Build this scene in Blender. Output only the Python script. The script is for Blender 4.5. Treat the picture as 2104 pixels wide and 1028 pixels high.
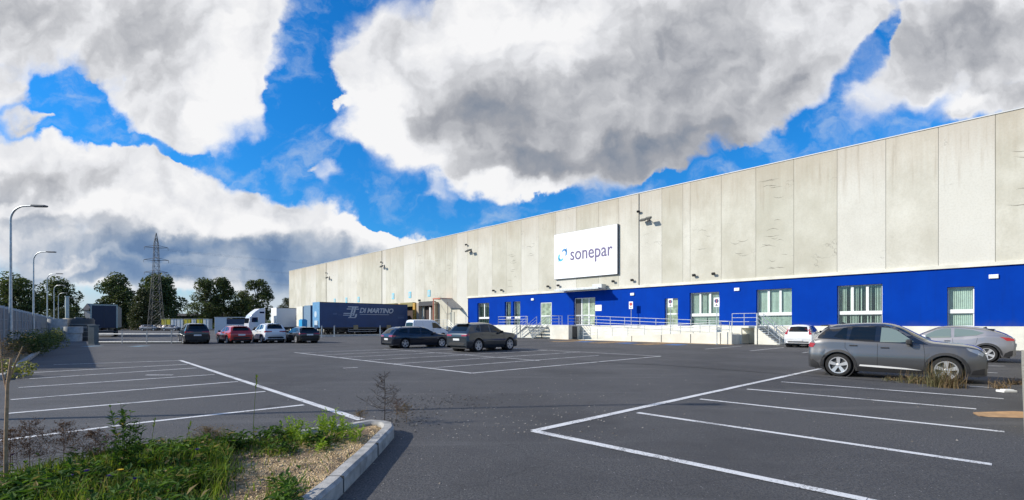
import bpy, bmesh, math, random
from math import sin, cos, tan, pi, radians, sqrt, atan2, hypot, exp
from mathutils import Vector, Matrix, noise
from mathutils.bvhtree import BVHTree
from mathutils.geometry import delaunay_2d_cdt
R = random.Random(7)
S = bpy.context.scene
COL = S.collection
for o in list(bpy.data.objects): bpy.data.objects.remove(o)

# ---------------------------------------------------------------- camera, sky, sun, exposure
CAM_H = 1.62; F = 994.0; CX = 1052.0; HY = 666.0
cd = bpy.data.cameras.new('camera'); cam = bpy.data.objects.new('camera', cd); COL.objects.link(cam)
cam.location = (0, 0, CAM_H); cam.rotation_euler = (radians(90), 0, 0)
cd.sensor_width = 36; cd.lens = F/2104*36; cd.shift_y = (HY-514)/2104; cd.clip_start = .05; cd.clip_end = 6000
S.camera = cam
S.view_settings.view_transform = 'Standard'; S.view_settings.look = 'None'
S.view_settings.exposure = 0.75; S.view_settings.gamma = 1
S.cycles.max_bounces = 6; S.cycles.use_denoising = True
SUN_AZ = radians(262); SUN_EL = radians(29)
sd = bpy.data.lights.new('sun', 'SUN'); sd.energy = 3.3; sd.angle = radians(.55); sd.color = (1, .93, .82)
sun = bpy.data.objects.new('sun', sd); COL.objects.link(sun)
SV = Vector((sin(SUN_AZ)*cos(SUN_EL), cos(SUN_AZ)*cos(SUN_EL), sin(SUN_EL)))
sun.rotation_euler = SV.to_track_quat('Z', 'Y').to_euler()

class N:
    """tiny shader-node expression helper"""
    def __init__(s, tree): s.t = tree
    def new(s, typ, **kw):
        n = s.t.nodes.new(typ)
        for k, v in kw.items(): setattr(n, k, v)
        return n
    def put(s, sock, v):
        if hasattr(v, 'is_output'): s.t.links.new(v, sock)
        else: sock.default_value = v
    def m(s, op, a, b=0, c=0, clamp=False):
        n = s.new('ShaderNodeMath', operation=op); n.use_clamp = clamp
        s.put(n.inputs[0], a); s.put(n.inputs[1], b); s.put(n.inputs[2], c)
        return n.outputs[0]
    def add(s, a, b): return s.m('ADD', a, b)
    def mul(s, a, b): return s.m('MULTIPLY', a, b)
    def vec(s, op, a, b=(0, 0, 0)):
        n = s.new('ShaderNodeVectorMath', operation=op); s.put(n.inputs[0], a)
        if op == 'SCALE': s.put(n.inputs['Scale'], b)
        elif op not in ('LENGTH', 'NORMALIZE'): s.put(n.inputs[1], b)
        return n.outputs['Value'] if op in ('LENGTH', 'DOT_PRODUCT') else n.outputs[0]
    def xyz(s, x, y, z=0):
        n = s.new('ShaderNodeCombineXYZ')
        for i, q in enumerate((x, y, z)): s.put(n.inputs[i], q)
        return n.outputs[0]
    def sep(s, v):
        n = s.new('ShaderNodeSeparateXYZ'); s.put(n.inputs[0], v); return n.outputs
    def map(s, v, a, b, c=0, d=1, smooth=True):
        n = s.new('ShaderNodeMapRange', interpolation_type='SMOOTHSTEP' if smooth else 'LINEAR')
        for i, q in enumerate((v, a, b, c, d)): s.put(n.inputs[i], q)
        return n.outputs[0]
    def noise(s, v, scale, detail=4, rough=.55, dist=0, col=False, lac=2):
        n = s.new('ShaderNodeTexNoise'); s.put(n.inputs['Vector'], v)
        n.inputs['Scale'].default_value = scale; n.inputs['Detail'].default_value = detail
        n.inputs['Roughness'].default_value = rough; n.inputs['Distortion'].default_value = dist
        n.inputs['Lacunarity'].default_value = lac
        return n.outputs['Color' if col else 'Fac']
    def mix(s, f, a, b, mode='MIX'):
        n = s.new('ShaderNodeMix', data_type='RGBA', blend_type=mode)
        s.put(n.inputs[0], f)
        for i, q in ((6, a), (7, b)): s.put(n.inputs[i], q if hasattr(q, 'is_output') else tuple(q)[:3]+(1,))
        return n.outputs[2]
    def scl(s, v, sc): return s.vec('MULTIPLY', v, sc)

W = bpy.data.worlds.new('World'); S.world = W; W.use_nodes = True
def build_sky():
    t = W.node_tree; t.nodes.clear(); n = N(t)
    sky = n.new('ShaderNodeTexSky'); sky.sky_type = 'NISHITA'; sky.sun_disc = False
    sky.sun_elevation = SUN_EL; sky.sun_rotation = SUN_AZ; sky.air_density = 1.0; sky.dust_density = .3; sky.ozone_density = 3
    hs = n.new('ShaderNodeHueSaturation'); hs.inputs['Saturation'].default_value = 1.3; hs.inputs['Value'].default_value = 1.5
    t.links.new(sky.outputs[0], hs.inputs['Color'])
    blue = n.mix(1.0, hs.outputs[0], (.20, .62, .76), 'MULTIPLY')
    co = n.new('ShaderNodeTexCoord').outputs['Generated']
    d = n.vec('NORMALIZE', co); x, y, z = n.sep(d)
    blue = n.mix(1.0, blue, n.mix(n.map(z, 0, .5), (.66, .56, .66), (.62, .76, .82)), 'MULTIPLY')
    yy = n.m('MAXIMUM', y, .12)
    px = n.add(n.mul(n.m('DIVIDE', x, yy), 9.94), 10.52)        # direction -> units of about 6 degrees
    py = n.add(n.mul(n.m('DIVIDE', z, yy), -9.94), 6.66)
    p = n.xyz(px, py, 0)
    front = n.map(y, .15, .4)
    # warp
    nz = lambda sc, det, ro, off=0: n.noise(n.vec('ADD', n.scl(p, (1, 1.25, 1)), (off, off*.7, off)), sc, det, ro)
    w1 = n.noise(p, .6, 3, .5, col=True); w2 = n.noise(p, 2.1, 6, .58, col=True)
    wp = n.vec('ADD', p, n.vec('SCALE', n.vec('SUBTRACT', w1, (.5, .5, .5)), 1.5))
    wp = n.vec('ADD', wp, n.vec('SCALE', n.vec('SUBTRACT', w2, (.5, .5, .5)), .62))
    def blob(wx, wy, acc, cx, cy, rx, ry, rot, s):      # the running sum rides along in z (scaled away) so the blobs are evaluated one by one
        m = n.new('ShaderNodeMapping', vector_type='TEXTURE'); n.put(m.inputs[0], n.xyz(wx, wy, acc))
        m.inputs[1].default_value = (cx/100, cy/100, 0); m.inputs[2].default_value = (0, 0, radians(rot)); m.inputs[3].default_value = (rx/100, ry/100, 1e6)
        return n.map(n.vec('LENGTH', m.outputs[0]), .45, 1.35, s, 0)
    def field(vec, L, a):
        wx, wy, _ = n.sep(vec)
        for b in L: a = n.add(a, blob(wx, wy, a, *b))
        return a
    COVER = [(400,110,220,190,0,1.1),(330,0,280,130,0,1),(30,60,150,110,0,1),(20,190,70,40,0,.8),(60,252,65,22,0,.75),
             (330,250,110,60,30,.7),
             (90,350,260,70,5,1),(350,400,270,70,12,1),(640,480,200,50,10,1),(800,490,110,28,8,.8),(180,480,480,120,0,.9),(480,560,330,75,0,1),(950,520,300,40,0,.6),
             (815,235,90,125,20,.8),(770,110,70,110,0,.8),(1000,160,300,200,0,1),(1300,120,330,200,-5,1),(1600,110,210,150,-25,1),(930,310,190,70,12,.9),(1200,320,260,70,-8,.8),(1060,395,110,32,-5,.75),
             (1450,230,190,90,-22,.8),(1400,0,420,90,0,1),
             (2010,90,190,150,0,1),(1830,170,110,70,-35,.75),(1780,60,120,60,-30,.45),(2060,215,130,35,-10,.8),
             (664,350,40,30,30,.66),(600,336,45,14,0,.6),(905,425,36,36,0,.5),(700,210,22,18,0,.5),
             (600,200,50,190,5,-.6),(560,330,110,45,10,-.45),(130,190,70,45,0,-1.0),(210,250,90,34,15,-.6),(160,262,110,18,0,-.5),(1790,110,34,120,28,-.8),(1640,280,140,42,-30,-.6),(860,440,160,30,0,-.35),(310,312,200,17,12,-.55),(650,120,40,120,0,-.4)]
    cov = field(wp, COVER, 0.0)
    edge = n.add(n.mul(n.noise(wp, 1.6, 8, .6), .66), n.mul(n.noise(wp, .6, 3, .5), .3))
    soft = n.map(n.noise(p, .7, 2, .5), .36, .58, .12, .50)
    ce = n.add(cov, edge)
    dens = n.map(ce, n.m('SUBTRACT', .92, soft), n.add(.96, soft))
    thick = n.map(n.add(cov, edge), .95, 1.75)
    back = n.map(n.noise(n.scl(d, (1.6, 1.6, 3.2)), 1.5, 8, .6), .50, .62)
    dens = n.add(n.mul(dens, front), n.mul(back, n.m('SUBTRACT', 1, front)))
    # low haze bank near horizon
    # light and dark masses of the clouds
    TONE = [(470,200,130,110,0,.22),(480,30,120,60,0,.1),(330,100,110,120,0,-.12),(60,60,120,80,0,-.1),(300,290,90,40,0,.1),
            (90,330,240,45,6,.1),(380,400,140,50,14,.10),(200,370,110,30,0,-.12),(520,480,90,36,0,.28),(750,480,130,26,8,.2),
            (440,555,380,60,4,-.28),(650,530,190,50,6,-.24),(760,470,120,22,12,.2),(300,440,120,26,8,.2),(60,430,120,24,0,.16),(150,545,110,14,0,.3),(130,560,260,26,0,-.2),(350,500,120,26,0,-.22),(40,400,80,60,0,-.2),(110,470,150,22,0,-.16),(200,620,420,26,0,.25),(120,590,200,10,0,.2),
            (770,240,80,110,0,.26),(900,330,110,50,0,.12),(1120,110,160,80,-20,.2),(1010,40,110,60,0,.12),(1650,60,110,60,0,.08),(1560,170,120,40,-35,.14),(1050,400,130,30,0,.24),(930,90,110,60,-20,.08),(840,330,90,40,30,.16),(1230,260,180,36,-10,.12),
            (1250,215,420,120,-6,-.25),(1010,270,170,70,0,-.12),(1560,110,240,150,-10,-.08),(1360,320,230,50,-8,-.24),(1040,345,150,34,0,-.22),(1420,60,130,60,0,-.1),
            (1980,90,150,80,0,-.24),(1940,215,90,20,0,.22),(2080,180,90,30,0,-.1),(1900,150,80,30,-20,-.05)]
    bill = n.noise(wp, .7, 7, .5)
    bill2 = n.noise(n.vec('ADD', wp, (-.24, -.20, 0)), .7, 7, .5)     # the same billows seen a step towards the sun
    lit = n.mul(n.m('SUBTRACT', bill, bill2), .8)
    tone = n.add(n.add(n.mul(n.m('SUBTRACT', field(wp, TONE, cov), cov), front), .87), n.add(lit, n.mul(n.m('SUBTRACT', bill, .5), .24)))
    tone = n.m('SUBTRACT', tone, n.mul(thick, .06))
    rp = n.new('ShaderNodeValToRGB'); n.put(rp.inputs[0], tone)
    e = rp.color_ramp.elements
    e[0].position = .0; e[0].color = (.13, .175, .26, 1); e[1].position = 1; e[1].color = (.93, .93, .94, 1)
    for ps, c in ((.28, (.20, .245, .32)), (.5, (.36, .375, .415)), (.7, (.58, .59, .62)), (.86, (.80, .81, .84))):
        q = e.new(ps); q.color = c+(1,)
    k = 2**-.75 / .12
    cl = n.mix(1.0, rp.outputs[0], (k, k, k), 'MULTIPLY')
    cl = n.mix(n.mul(n.map(py, 3.6, 5.4), n.map(tone, .9, .3)), cl, n.mix(1.0, cl, (.72, .98, 1.30), 'MULTIPLY'))
    cirr = n.mul(n.map(n.noise(n.scl(wp, (1, 1.8, 1)), .9, 7, .6), .46, .8), .55)
    hz = n.mul(n.map(z, .0, .09, .8, 0), 1)
    base = n.mix(cirr, blue, (.55*k, .66*k, .8*k))
    full = n.mix(dens, base, cl)
    low = n.mul(n.map(z, .035, .085, 1, 0), .85)
    full = n.mix(low, full, (.60*k, .68*k, .76*k))
    bg = n.new('ShaderNodeBackground'); n.put(bg.inputs[0], full); bg.inputs[1].default_value = .12
    out = n.new('ShaderNodeOutputWorld'); t.links.new(bg.outputs[0], out.inputs[0])
build_sky()
try: W.cycles.sampling_method = 'MANUAL'; W.cycles.sample_map_resolution = 512
except Exception: pass

# ---------------------------------------------------------------- helpers
AZ = atan2(947, 994); RZ = AZ      # the warehouse stands askew to the camera
V = Vector((cos(AZ), sin(AZ), 0)); U = Vector((-sin(AZ), cos(AZ), 0)); T = 43.0
def loc(t, s, z=0): return V*t+U*s+Vector((0, 0, z))
def G(x, y, z=0):
    Y = F*(CAM_H-z)/(y-HY); return Vector(((x-CX)/F*Y, Y, z))
def at(x, Y, z=0): return Vector(((x-CX)/F*Y, Y, z))
def ws(x):                              # distance along the facade of a picture column
    k = (x-CX)/F; Y = T/(V.x*k+V.y); return (U.x*k+U.y)*Y

MATS = {}
def mat(name, col, rough=.6, metal=0, var=.0, vscale=3, bump=0, bscale=40, coat=0, spec=.5, fn=None, stretch=(1, 1, 1), col2=None):
    if name in MATS: return MATS[name]
    m = bpy.data.materials.new(name); m.use_nodes = True; t = m.node_tree; n = N(t)
    b = t.nodes['Principled BSDF']
    b.inputs['Base Color'].default_value = tuple(col)+(1,); b.inputs['Roughness'].default_value = rough
    b.inputs['Metallic'].default_value = metal; b.inputs['Coat Weight'].default_value = coat; b.inputs['Coat Roughness'].default_value = .04
    b.inputs['Specular IOR Level'].default_value = spec
    co = n.new('ShaderNodeTexCoord').outputs['Object']
    co = n.scl(co, stretch)
    if var or col2:
        f = n.map(n.noise(co, vscale, 6, .6), .3, .7)
        c2 = col2 or tuple(c*(1-var) for c in col); c1 = col if col2 else tuple(min(1, c*(1+var*.5)) for c in col)
        n.put(b.inputs['Base Color'], n.mix(f, c2, c1))
    if bump:
        bp = n.new('ShaderNodeBump'); bp.inputs['Strength'].default_value = bump; bp.inputs['Distance'].default_value = .02
        n.put(bp.inputs['Height'], n.noise(co, bscale, 4, .6)); t.links.new(bp.outputs[0], b.inputs['Normal'])
    if fn: fn(n, b, co)
    MATS[name] = m; return m

class MB:
    def __init__(s): s.v = []; s.f = []; s.fm = []; s.k = 0
    def add(s, vs, fs):
        o = len(s.v); s.v += [tuple(v) for v in vs]; s.f += [tuple(i+o for i in f) for f in fs]; s.fm += [s.k]*len(fs); return s
    def box(s, x0, x1, y0, y1, z0, z1, M=None):
        vs = [Vector((x, y, z)) for z in (z0, z1) for x, y in ((x0, y0), (x1, y0), (x1, y1), (x0, y1))]
        if M: vs = [M @ v for v in vs]
        return s.add(vs, [(3, 2, 1, 0), (4, 5, 6, 7), (0, 1, 5, 4), (1, 2, 6, 5), (2, 3, 7, 6), (3, 0, 4, 7)])
    def cbox(s, c, sx, sy, sz, M=None):
        return s.box(c[0]-sx/2, c[0]+sx/2, c[1]-sy/2, c[1]+sy/2, c[2]-sz/2, c[2]+sz/2, M)
    def prism(s, poly, axis, a, b):
        """poly = 2D outline; axis 0: (y,z) extruded in x, 1: (x,z) in y, 2: (x,y) in z"""
        def P(q, h): return {0: (h, q[0], q[1]), 1: (q[0], h, q[1]), 2: (q[0], q[1], h)}[axis]
        n = len(poly)
        return s.add([P(q, a) for q in poly]+[P(q, b) for q in poly], [tuple(range(n))[::-1], tuple(range(n, 2*n))]+[(i, (i+1) % n, (i+1) % n+n, i+n) for i in range(n)])
    def tube(s, pts, r, n=8, r1=None, cap=True):
        pts = [Vector(p) for p in pts]; rings = []; L = len(pts); q0 = None
        for i, p in enumerate(pts):
            d = (pts[min(i+1, L-1)]-pts[max(i-1, 0)]).normalized()
            if q0 is None:
                a = Vector((0, 0, 1)) if abs(d.z) < .9 else Vector((1, 0, 0)); q0 = d.cross(a).normalized()
            q0 = (q0-d*q0.dot(d)).normalized(); q1 = d.cross(q0)
            rr = r if r1 is None else r+(r1-r)*i/(L-1)
            rings += [p+(q0*cos(2*pi*k/n)+q1*sin(2*pi*k/n))*rr for k in range(n)]
        fs = [(i*n+k, i*n+(k+1) % n, (i+1)*n+(k+1) % n, (i+1)*n+k) for i in range(L-1) for k in range(n)]
        if cap: fs += [tuple(range(n))[::-1], tuple(range((L-1)*n, L*n))]
        return s.add(rings, fs)
    def lathe(s, prof, n=24, M=None):
        """prof: (r, z) pairs round the z axis"""
        vs = [Vector((r*cos(2*pi*k/n), r*sin(2*pi*k/n), z)) for r, z in prof for k in range(n)]
        if M: vs = [M @ v for v in vs]
        L = len(prof)
        fs = [(i*n+k, i*n+(k+1) % n, (i+1)*n+(k+1) % n, (i+1)*n+k) for i in range(L-1) for k in range(n)]
        fs += [tuple(range(n))[::-1], tuple(range((L-1)*n, L*n))]
        return s.add(vs, fs)
    def build(s, name, m, parent=None, smooth=0, bevel=0, **kw):
        me = bpy.data.meshes.new(name); me.from_pydata(s.v, [], s.f)
        for q in (m if isinstance(m, (list, tuple)) else [m]): me.materials.append(q)
        if isinstance(m, (list, tuple)) and len(m) > 1: me.polygons.foreach_set('material_index', s.fm)
        bm = bmesh.new(); bm.from_mesh(me)
        if not kw.get('open'): bmesh.ops.recalc_face_normals(bm, faces=bm.faces)
        bm.to_mesh(me); bm.free()
        if smooth:
            me.polygons.foreach_set('use_smooth', [True]*len(me.polygons)); me.set_sharp_from_angle(angle=radians(smooth))
        o = bpy.data.objects.new(name, me); COL.objects.link(o)
        if parent: o.parent = parent
        if bevel:
            md = o.modifiers.new('bevel', 'BEVEL'); md.width = bevel; md.segments = 2; md.limit_method = 'ANGLE'
        return o
def tag(o, label, cat, group=None, kind=None):
    o['label'] = label; o['category'] = cat
    if group: o['group'] = group
    if kind: o['kind'] = kind
    return o
def thing(name, label, cat, p=(0, 0, 0), rz=0, group=None):
    o = bpy.data.objects.new(name, None); COL.objects.link(o); o.location = p; o.rotation_euler = (0, 0, rz)
    o.empty_display_size = .2
    return tag(o, label, cat, group)
def struct(o): o['kind'] = 'structure'; return o
def dup(root, p, rz, label=None, group=None, cat=None):
    r = root.copy(); COL.objects.link(r); r.location = p; r.rotation_euler = (0, 0, rz)
    if label: r['label'] = label
    if group: r['group'] = group
    if cat: r['category'] = cat
    def rec(a, b):
        for ch in a.children:
            c = ch.copy(); COL.objects.link(c); c.parent = b; c.matrix_parent_inverse = ch.matrix_parent_inverse.copy(); rec(ch, c)
    rec(root, r); return r
def kids(o):
    for c in o.children:
        yield c; yield from kids(c)
def text(body, size, p, rot, m, name, parent, shear=0, offset=0, ext=.01, space=1, align='LEFT', font=None):
    c = bpy.data.curves.new(name, 'FONT'); c.body = body; c.size = size; c.shear = shear; c.offset = offset; c.extrude = ext; c.space_character = space
    c.align_x = align; c.materials.append(m); c.resolution_u = 4
    o = bpy.data.objects.new(name, c); COL.objects.link(o); o.location = p; o.rotation_euler = rot; o.parent = parent
    me = bpy.data.meshes.new_from_object(o); me.name = name; q = bpy.data.objects.new(name, me); COL.objects.link(q); q.location = p; q.rotation_euler = rot; q.parent = parent
    bpy.data.objects.remove(o); o = q
    return o
FACE_CAM = (pi/2, 0, -pi/2)             # on the facade; (pi/2,0,0) on a side that looks along the wall

# ---------------------------------------------------------------- materials
def asphalt(n, b, co):
    fine = n.noise(co, 48, 5, .85); mid = n.noise(co, 18, 5, .75); big = n.noise(co, .22, 5, .6); tr = n.noise(n.scl(co, (1, 1, 1)), 1.1, 6, .65)
    c = n.mix(n.map(fine, .43, .60), (.022, .022, .024), (.150, .145, .140))
    c = n.mix(n.mul(n.map(mid, .46, .66), .6), c, (.125, .12, .115))
    c = n.mix(n.map(big, .3, .7, 0, .4), c, (.050, .050, .053))
    c = n.mix(n.map(tr, .52, .72, 0, .4), c, (.046, .045, .048))
    vo = n.new('ShaderNodeTexVoronoi'); n.put(vo.inputs['Vector'], co); vo.inputs['Scale'].default_value = 26
    pale = n.m('LESS_THAN', vo.outputs['Distance'], .16); rnd = n.m('GREATER_THAN', n.sep(vo.outputs['Color'])[0], .90)
    c = n.mix(n.mul(n.mul(pale, rnd), .9), c, (.38, .37, .35))
    # tyre sweeps and sealed joints of their own shape
    sw = n.noise(n.vec('ADD', n.scl(co, (.12, 1.1, 1)), (3, 1, 0)), 1.3, 4, .55)
    c = n.mix(n.map(sw, .54, .68, 0, .4), c, (.125, .122, .12))
    sk = n.map(n.noise(n.scl(co, (.5, .5, 1)), .35, 5, .65), .46, .62, 0, .5)
    c = n.mix(sk, c, (.030, .029, .030))
    oil = n.map(n.noise(co, .9, 2, .5), .71, .78, 0, .7)
    c = n.mix(oil, c, (.015, .015, .017))
    wv = n.vec('ADD', co, n.vec('SCALE', n.noise(co, .8, 4, .6, col=True), 1.5)); vc = n.new('ShaderNodeTexVoronoi', feature='DISTANCE_TO_EDGE'); n.put(vc.inputs['Vector'], wv); vc.inputs['Scale'].default_value = .11
    c = n.mix(n.map(vc.outputs['Distance'], 0, .003, .32, 0), c, (.018, .018, .018))
    n.put(b.inputs['Base Color'], c)
    n.put(b.inputs['Roughness'], n.map(fine, .3, .7, .7, .95))
    bp = n.new('ShaderNodeBump'); bp.inputs['Strength'].default_value = .8; bp.inputs['Distance'].default_value = .012
    n.put(bp.inputs['Height'], n.add(fine, mid)); n.t.links.new(bp.outputs[0], b.inputs['Normal'])
def worn_paint(n, b, co):
    w = n.noise(co, 38, 5, .8); w2 = n.noise(co, 1.6, 4, .6)
    n.put(b.inputs['Base Color'], n.mix(n.map(n.add(w, n.mul(w2, .5)), .76, .87, 1, 0), (.15, .15, .15), (.68, .68, .67)))
def concrete_panel(n, b, co):
    at_ = n.new('ShaderNodeAttribute', attribute_name='tone'); tone = at_.outputs['Fac']
    off = n.vec('ADD', co, n.vec('SCALE', n.xyz(tone, tone, tone), 43.0))
    x, y, z = n.sep(co)
    cl = n.noise(n.scl(off, (1, 1, .7)), .5, 6, .6); fine = n.noise(off, 9, 5, .7)
    st = n.noise(n.scl(off, (1, 2.2, .12)), 1.6, 6, .62)
    c = n.mix(n.map(cl, .25, .75), (.44, .42, .345), (.61, .595, .52))
    c = n.mix(n.map(tone, .45, 1, 0, .75, smooth=False), c, (.60, .59, .54))
    c = n.mix(n.map(tone, 0, .4, .5, 0, smooth=False), c, (.42, .41, .33))
    c = n.mix(n.mul(n.map(fine, .42, .66), .2), c, (.34, .33, .27))
    top = n.map(n.add(z, n.mul(st, 5)), 13.2, 17.8)
    c = n.mix(n.mul(top, .45), c, (.36, .29, .21))
    run = n.mul(n.map(st, .56, .72), n.map(z, 8, 14.5))
    c = n.mix(n.mul(run, .3), c, (.24, .21, .16))
    # hairline cracks
    wv = n.vec('ADD', n.scl(off, (1, .38, 1.3)), n.vec('SCALE', n.noise(off, .9, 4, .6, col=True), 2.2))
    vo = n.new('ShaderNodeTexVoronoi', feature='DISTANCE_TO_EDGE'); n.put(vo.inputs['Vector'], wv); vo.inputs['Scale'].default_value = .5
    cr = n.mul(n.map(vo.outputs['Distance'], 0, .018, 1, 0), n.map(n.noise(off, .35, 3, .5), .58, .68))
    c = n.mix(n.mul(cr, .5), c, (.13, .12, .10))
    n.put(b.inputs['Base Color'], c)
    bp = n.new('ShaderNodeBump'); bp.inputs['Strength'].default_value = .25; bp.inputs['Distance'].default_value = .02
    n.put(bp.inputs['Height'], fine); n.t.links.new(bp.outputs[0], b.inputs['Normal'])
def soil(n, b, co):
    vo = n.new('ShaderNodeTexVoronoi'); n.put(vo.inputs['Vector'], co); vo.inputs['Scale'].default_value = 55
    r, g, bb = n.sep(vo.outputs['Color'])
    c = n.mix(r, (.36, .24, .12), (.72, .54, .31))
    c = n.mix(n.map(n.noise(co, 2.3, 5, .6), .45, .62, 0, .85), c, (.15, .105, .065))
    n.put(b.inputs['Base Color'], c)
    bp = n.new('ShaderNodeBump'); bp.inputs['Strength'].default_value = 1; bp.inputs['Distance'].default_value = .02
    n.put(bp.inputs['Height'], vo.outputs['Distance']); n.t.links.new(bp.outputs[0], b.inputs['Normal'])
def kerbfn(n, b, co):
    c = n.mix(n.map(n.noise(co, 5, 6, .65), .3, .7), (.24, .235, .22), (.50, .48, .44))
    c = n.mix(n.mul(n.map(n.noise(co, 40, 3, .7), .5, .7), .5), c, (.15, .15, .14))
    n.put(b.inputs['Base Color'], c)
    bp = n.new('ShaderNodeBump'); bp.inputs['Strength'].default_value = .6; bp.inputs['Distance'].default_value = .01
    n.put(bp.inputs['Height'], n.noise(co, 50, 4, .7)); n.t.links.new(bp.outputs[0], b.inputs['Normal'])
def bluefn(n, b, co):
    c = n.mix(n.map(n.noise(co, .5, 5, .6), .3, .7), (.0006, .034, .29), (.0008, .041, .335))
    c = n.mix(n.mul(n.map(n.noise(n.scl(co, (1, 2, .15)), 2.5, 5, .6), .5, .75), .25), c, (.004, .026, .16))
    bz = n.sep(co)[2]; c = n.mix(n.mul(n.map(n.add(bz, n.mul(n.noise(co, 1.3, 5, .65), 1.1)), 1.7, 2.5, .45, 0), 1), c, (.05, .07, .19))
    n.put(b.inputs['Base Color'], c)
    bp = n.new('ShaderNodeBump'); bp.inputs['Strength'].default_value = .15; n.put(bp.inputs['Height'], n.noise(co, 30, 4, .7)); n.t.links.new(bp.outputs[0], b.inputs['Normal'])
def leaffn(c1, c2, tr=.25, dry=0):
    def f(n, b, co):
        g = n.new('ShaderNodeNewGeometry'); r = g.outputs['Random Per Island']
        c = n.mix(r, c1, c2)
        if dry: c = n.mix(n.m('LESS_THAN', n.m('FRACT', n.mul(r, 37.7)), dry), c, (.26, .20, .09))
        n.put(b.inputs['Base Color'], c)
        tl = n.new('ShaderNodeBsdfTranslucent'); n.put(tl.inputs[0], n.mix(1, c, (1.2, 1.3, .6), 'MULTIPLY'))
        mx = n.new('ShaderNodeMixShader'); mx.inputs[0].default_value = tr
        n.t.links.new(b.outputs[0], mx.inputs[1]); n.t.links.new(tl.outputs[0], mx.inputs[2])
        o = [q for q in n.t.nodes if q.type == 'OUTPUT_MATERIAL'][0]; n.t.links.new(mx.outputs[0], o.inputs[0])
    return f
def clearfn(n, b, co):
    tr = n.new('ShaderNodeBsdfTransparent'); tr.inputs[0].default_value = (.95, .985, .97, 1); gl = n.new('ShaderNodeBsdfGlossy'); gl.inputs['Roughness'].default_value = .02
    fr = n.new('ShaderNodeLayerWeight'); fr.inputs[0].default_value = .5; mx = n.new('ShaderNodeMixShader'); n.put(mx.inputs[0], n.add(n.mul(n.m('POWER', fr.outputs['Facing'], 3.5), .6), .07)); n.t.links.new(tr.outputs[0], mx.inputs[1]); n.t.links.new(gl.outputs[0], mx.inputs[2])
    o = [q for q in n.t.nodes if q.type == 'OUTPUT_MATERIAL'][0]; n.t.links.new(mx.outputs[0], o.inputs[0])
M_ASPH = mat('asphalt', (.07, .07, .08), .9, fn=asphalt)
M_LINE = mat('road_paint', (.7, .7, .7), .7, fn=worn_paint)
M_FIELD = mat('far_field', (.13, .125, .085), .95, var=.4, vscale=.05)
M_PANEL = mat('precast_concrete', (.5, .5, .45), .85, fn=concrete_panel)
M_JOINT = mat('panel_joint', (.17, .165, .14), .9)
M_BLUE = mat('blue_render', (.002, .03, .33), .85, spec=.06, fn=bluefn)
M_CREAM = mat('cream_render', (.68, .665, .58), .85, var=.16, vscale=.8, bump=.2)
M_WHITE = mat('white_paint', (.78, .78, .76), .5, var=.08)
M_ALU = mat('white_aluminium', (.74, .76, .74), .35)
M_STEEL = mat('galvanised_steel', (.50, .53, .54), .42, metal=.55, var=.2, vscale=6)
M_DARK = mat('dark_metal', (.035, .037, .04), .5)
M_BLACK = mat('black_plastic', (.014, .014, .016), .55, var=.2)
M_KERB = mat('kerb_stone', (.4, .39, .36), .9, fn=kerbfn)
M_SOIL = mat('dry_soil', (.4, .3, .2), .95, fn=soil)
M_PANE = mat('window_pane', (.035, .055, .05), .04, spec=.9)
M_BLIND = mat('blind_fabric', (.44, .54, .48), .7, var=.15)
M_RUBBER = mat('tyre_rubber', (.012, .012, .013), .85, var=.3, vscale=20)
M_RIM = mat('alloy_rim', (.58, .58, .59), .3, metal=.6)
M_GLASS = mat('car_glass', (.006, .008, .010), .03, spec=.5)
M_GLASSP = mat('car_glass_see_through', (.15, .19, .17), .04, spec=1)  # opaque; pale colour stands in for daylight seen through the side windows
M_RED = mat('red_lens', (.32, .008, .010), .12, coat=1)
M_CLEAR = mat('clear_lens', (.20, .22, .25), .1, coat=1, metal=.3)
M_PLATE = mat('number_plate', (.70, .71, .72), .4)
M_CHROME = mat('chrome', (.75, .76, .78), .12, metal=1)
M_SEAM = mat('panel_seam', (.006, .006, .007), .8)
M_BARK = mat('bark', (.10, .075, .055), .95, var=.4, vscale=5)
def paint(name, c, metal=0, rough=.35): return mat('paint_'+name, c, rough, metal=metal, coat=.9)

# ---------------------------------------------------------------- ground and markings
def sheet(name, pts, z, m, parent=None):
    b = MB(); b.add([(p[0], p[1], z) for p in pts], [tuple(range(len(pts)))])
    return struct(b.build(name, m, parent))
sheet('far_ground', [(-2500, -300), (2500, -300), (2500, 3500), (-2500, 3500)], -.02, M_FIELD)
sheet('asphalt_ground', [(-130, -20), (70, -20), (100, 120), (20, 150), (-160, 150)], 0, M_ASPH)
lines = MB()
LZ = [0]
def gline(a, b, w=.12):
    LZ[0] = (LZ[0]+1) % 12; lz = .004+.0004*LZ[0]
    a = Vector((a[0], a[1], 0)); b = Vector((b[0], b[1], 0)); d = (b-a).normalized(); n_ = Vector((-d.y, d.x, 0))*w/2
    k = max(1, int((b-a).length/.8)); pts = []
    for i in range(k+1):
        p = a.lerp(b, i/k); pts += [p-n_*R.uniform(.9, 1.08), p+n_*R.uniform(.9, 1.08)]
    lines.add([(p.x, p.y, lz) for p in pts], [(2*i, 2*i+2, 2*i+3, 2*i+1) for i in range(k)])
def pl(*q, w=.12):
    for i in range(len(q)-1): gline(G(*q[i]), G(*q[i+1]), w)
pl((370, 740.6), (742, 863), w=.15)
for q in [((624, 832.5), (300, 868), (0, 906)), ((545, 805), (18, 850)), ((489, 784.5), (22, 822)), ((441, 770), (38, 797)), ((404, 756.5), (60, 779)), ((385, 749), (70, 766)), ((372, 741.3), (110, 750))]:
    pl(*q)
pl((1690, 757), (1096, 886.5), w=.15); pl((1096, 886.5), (1780, 1028.5), w=.14)
pl((1780, 1028.5), (2104, 1096), w=.14)
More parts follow.
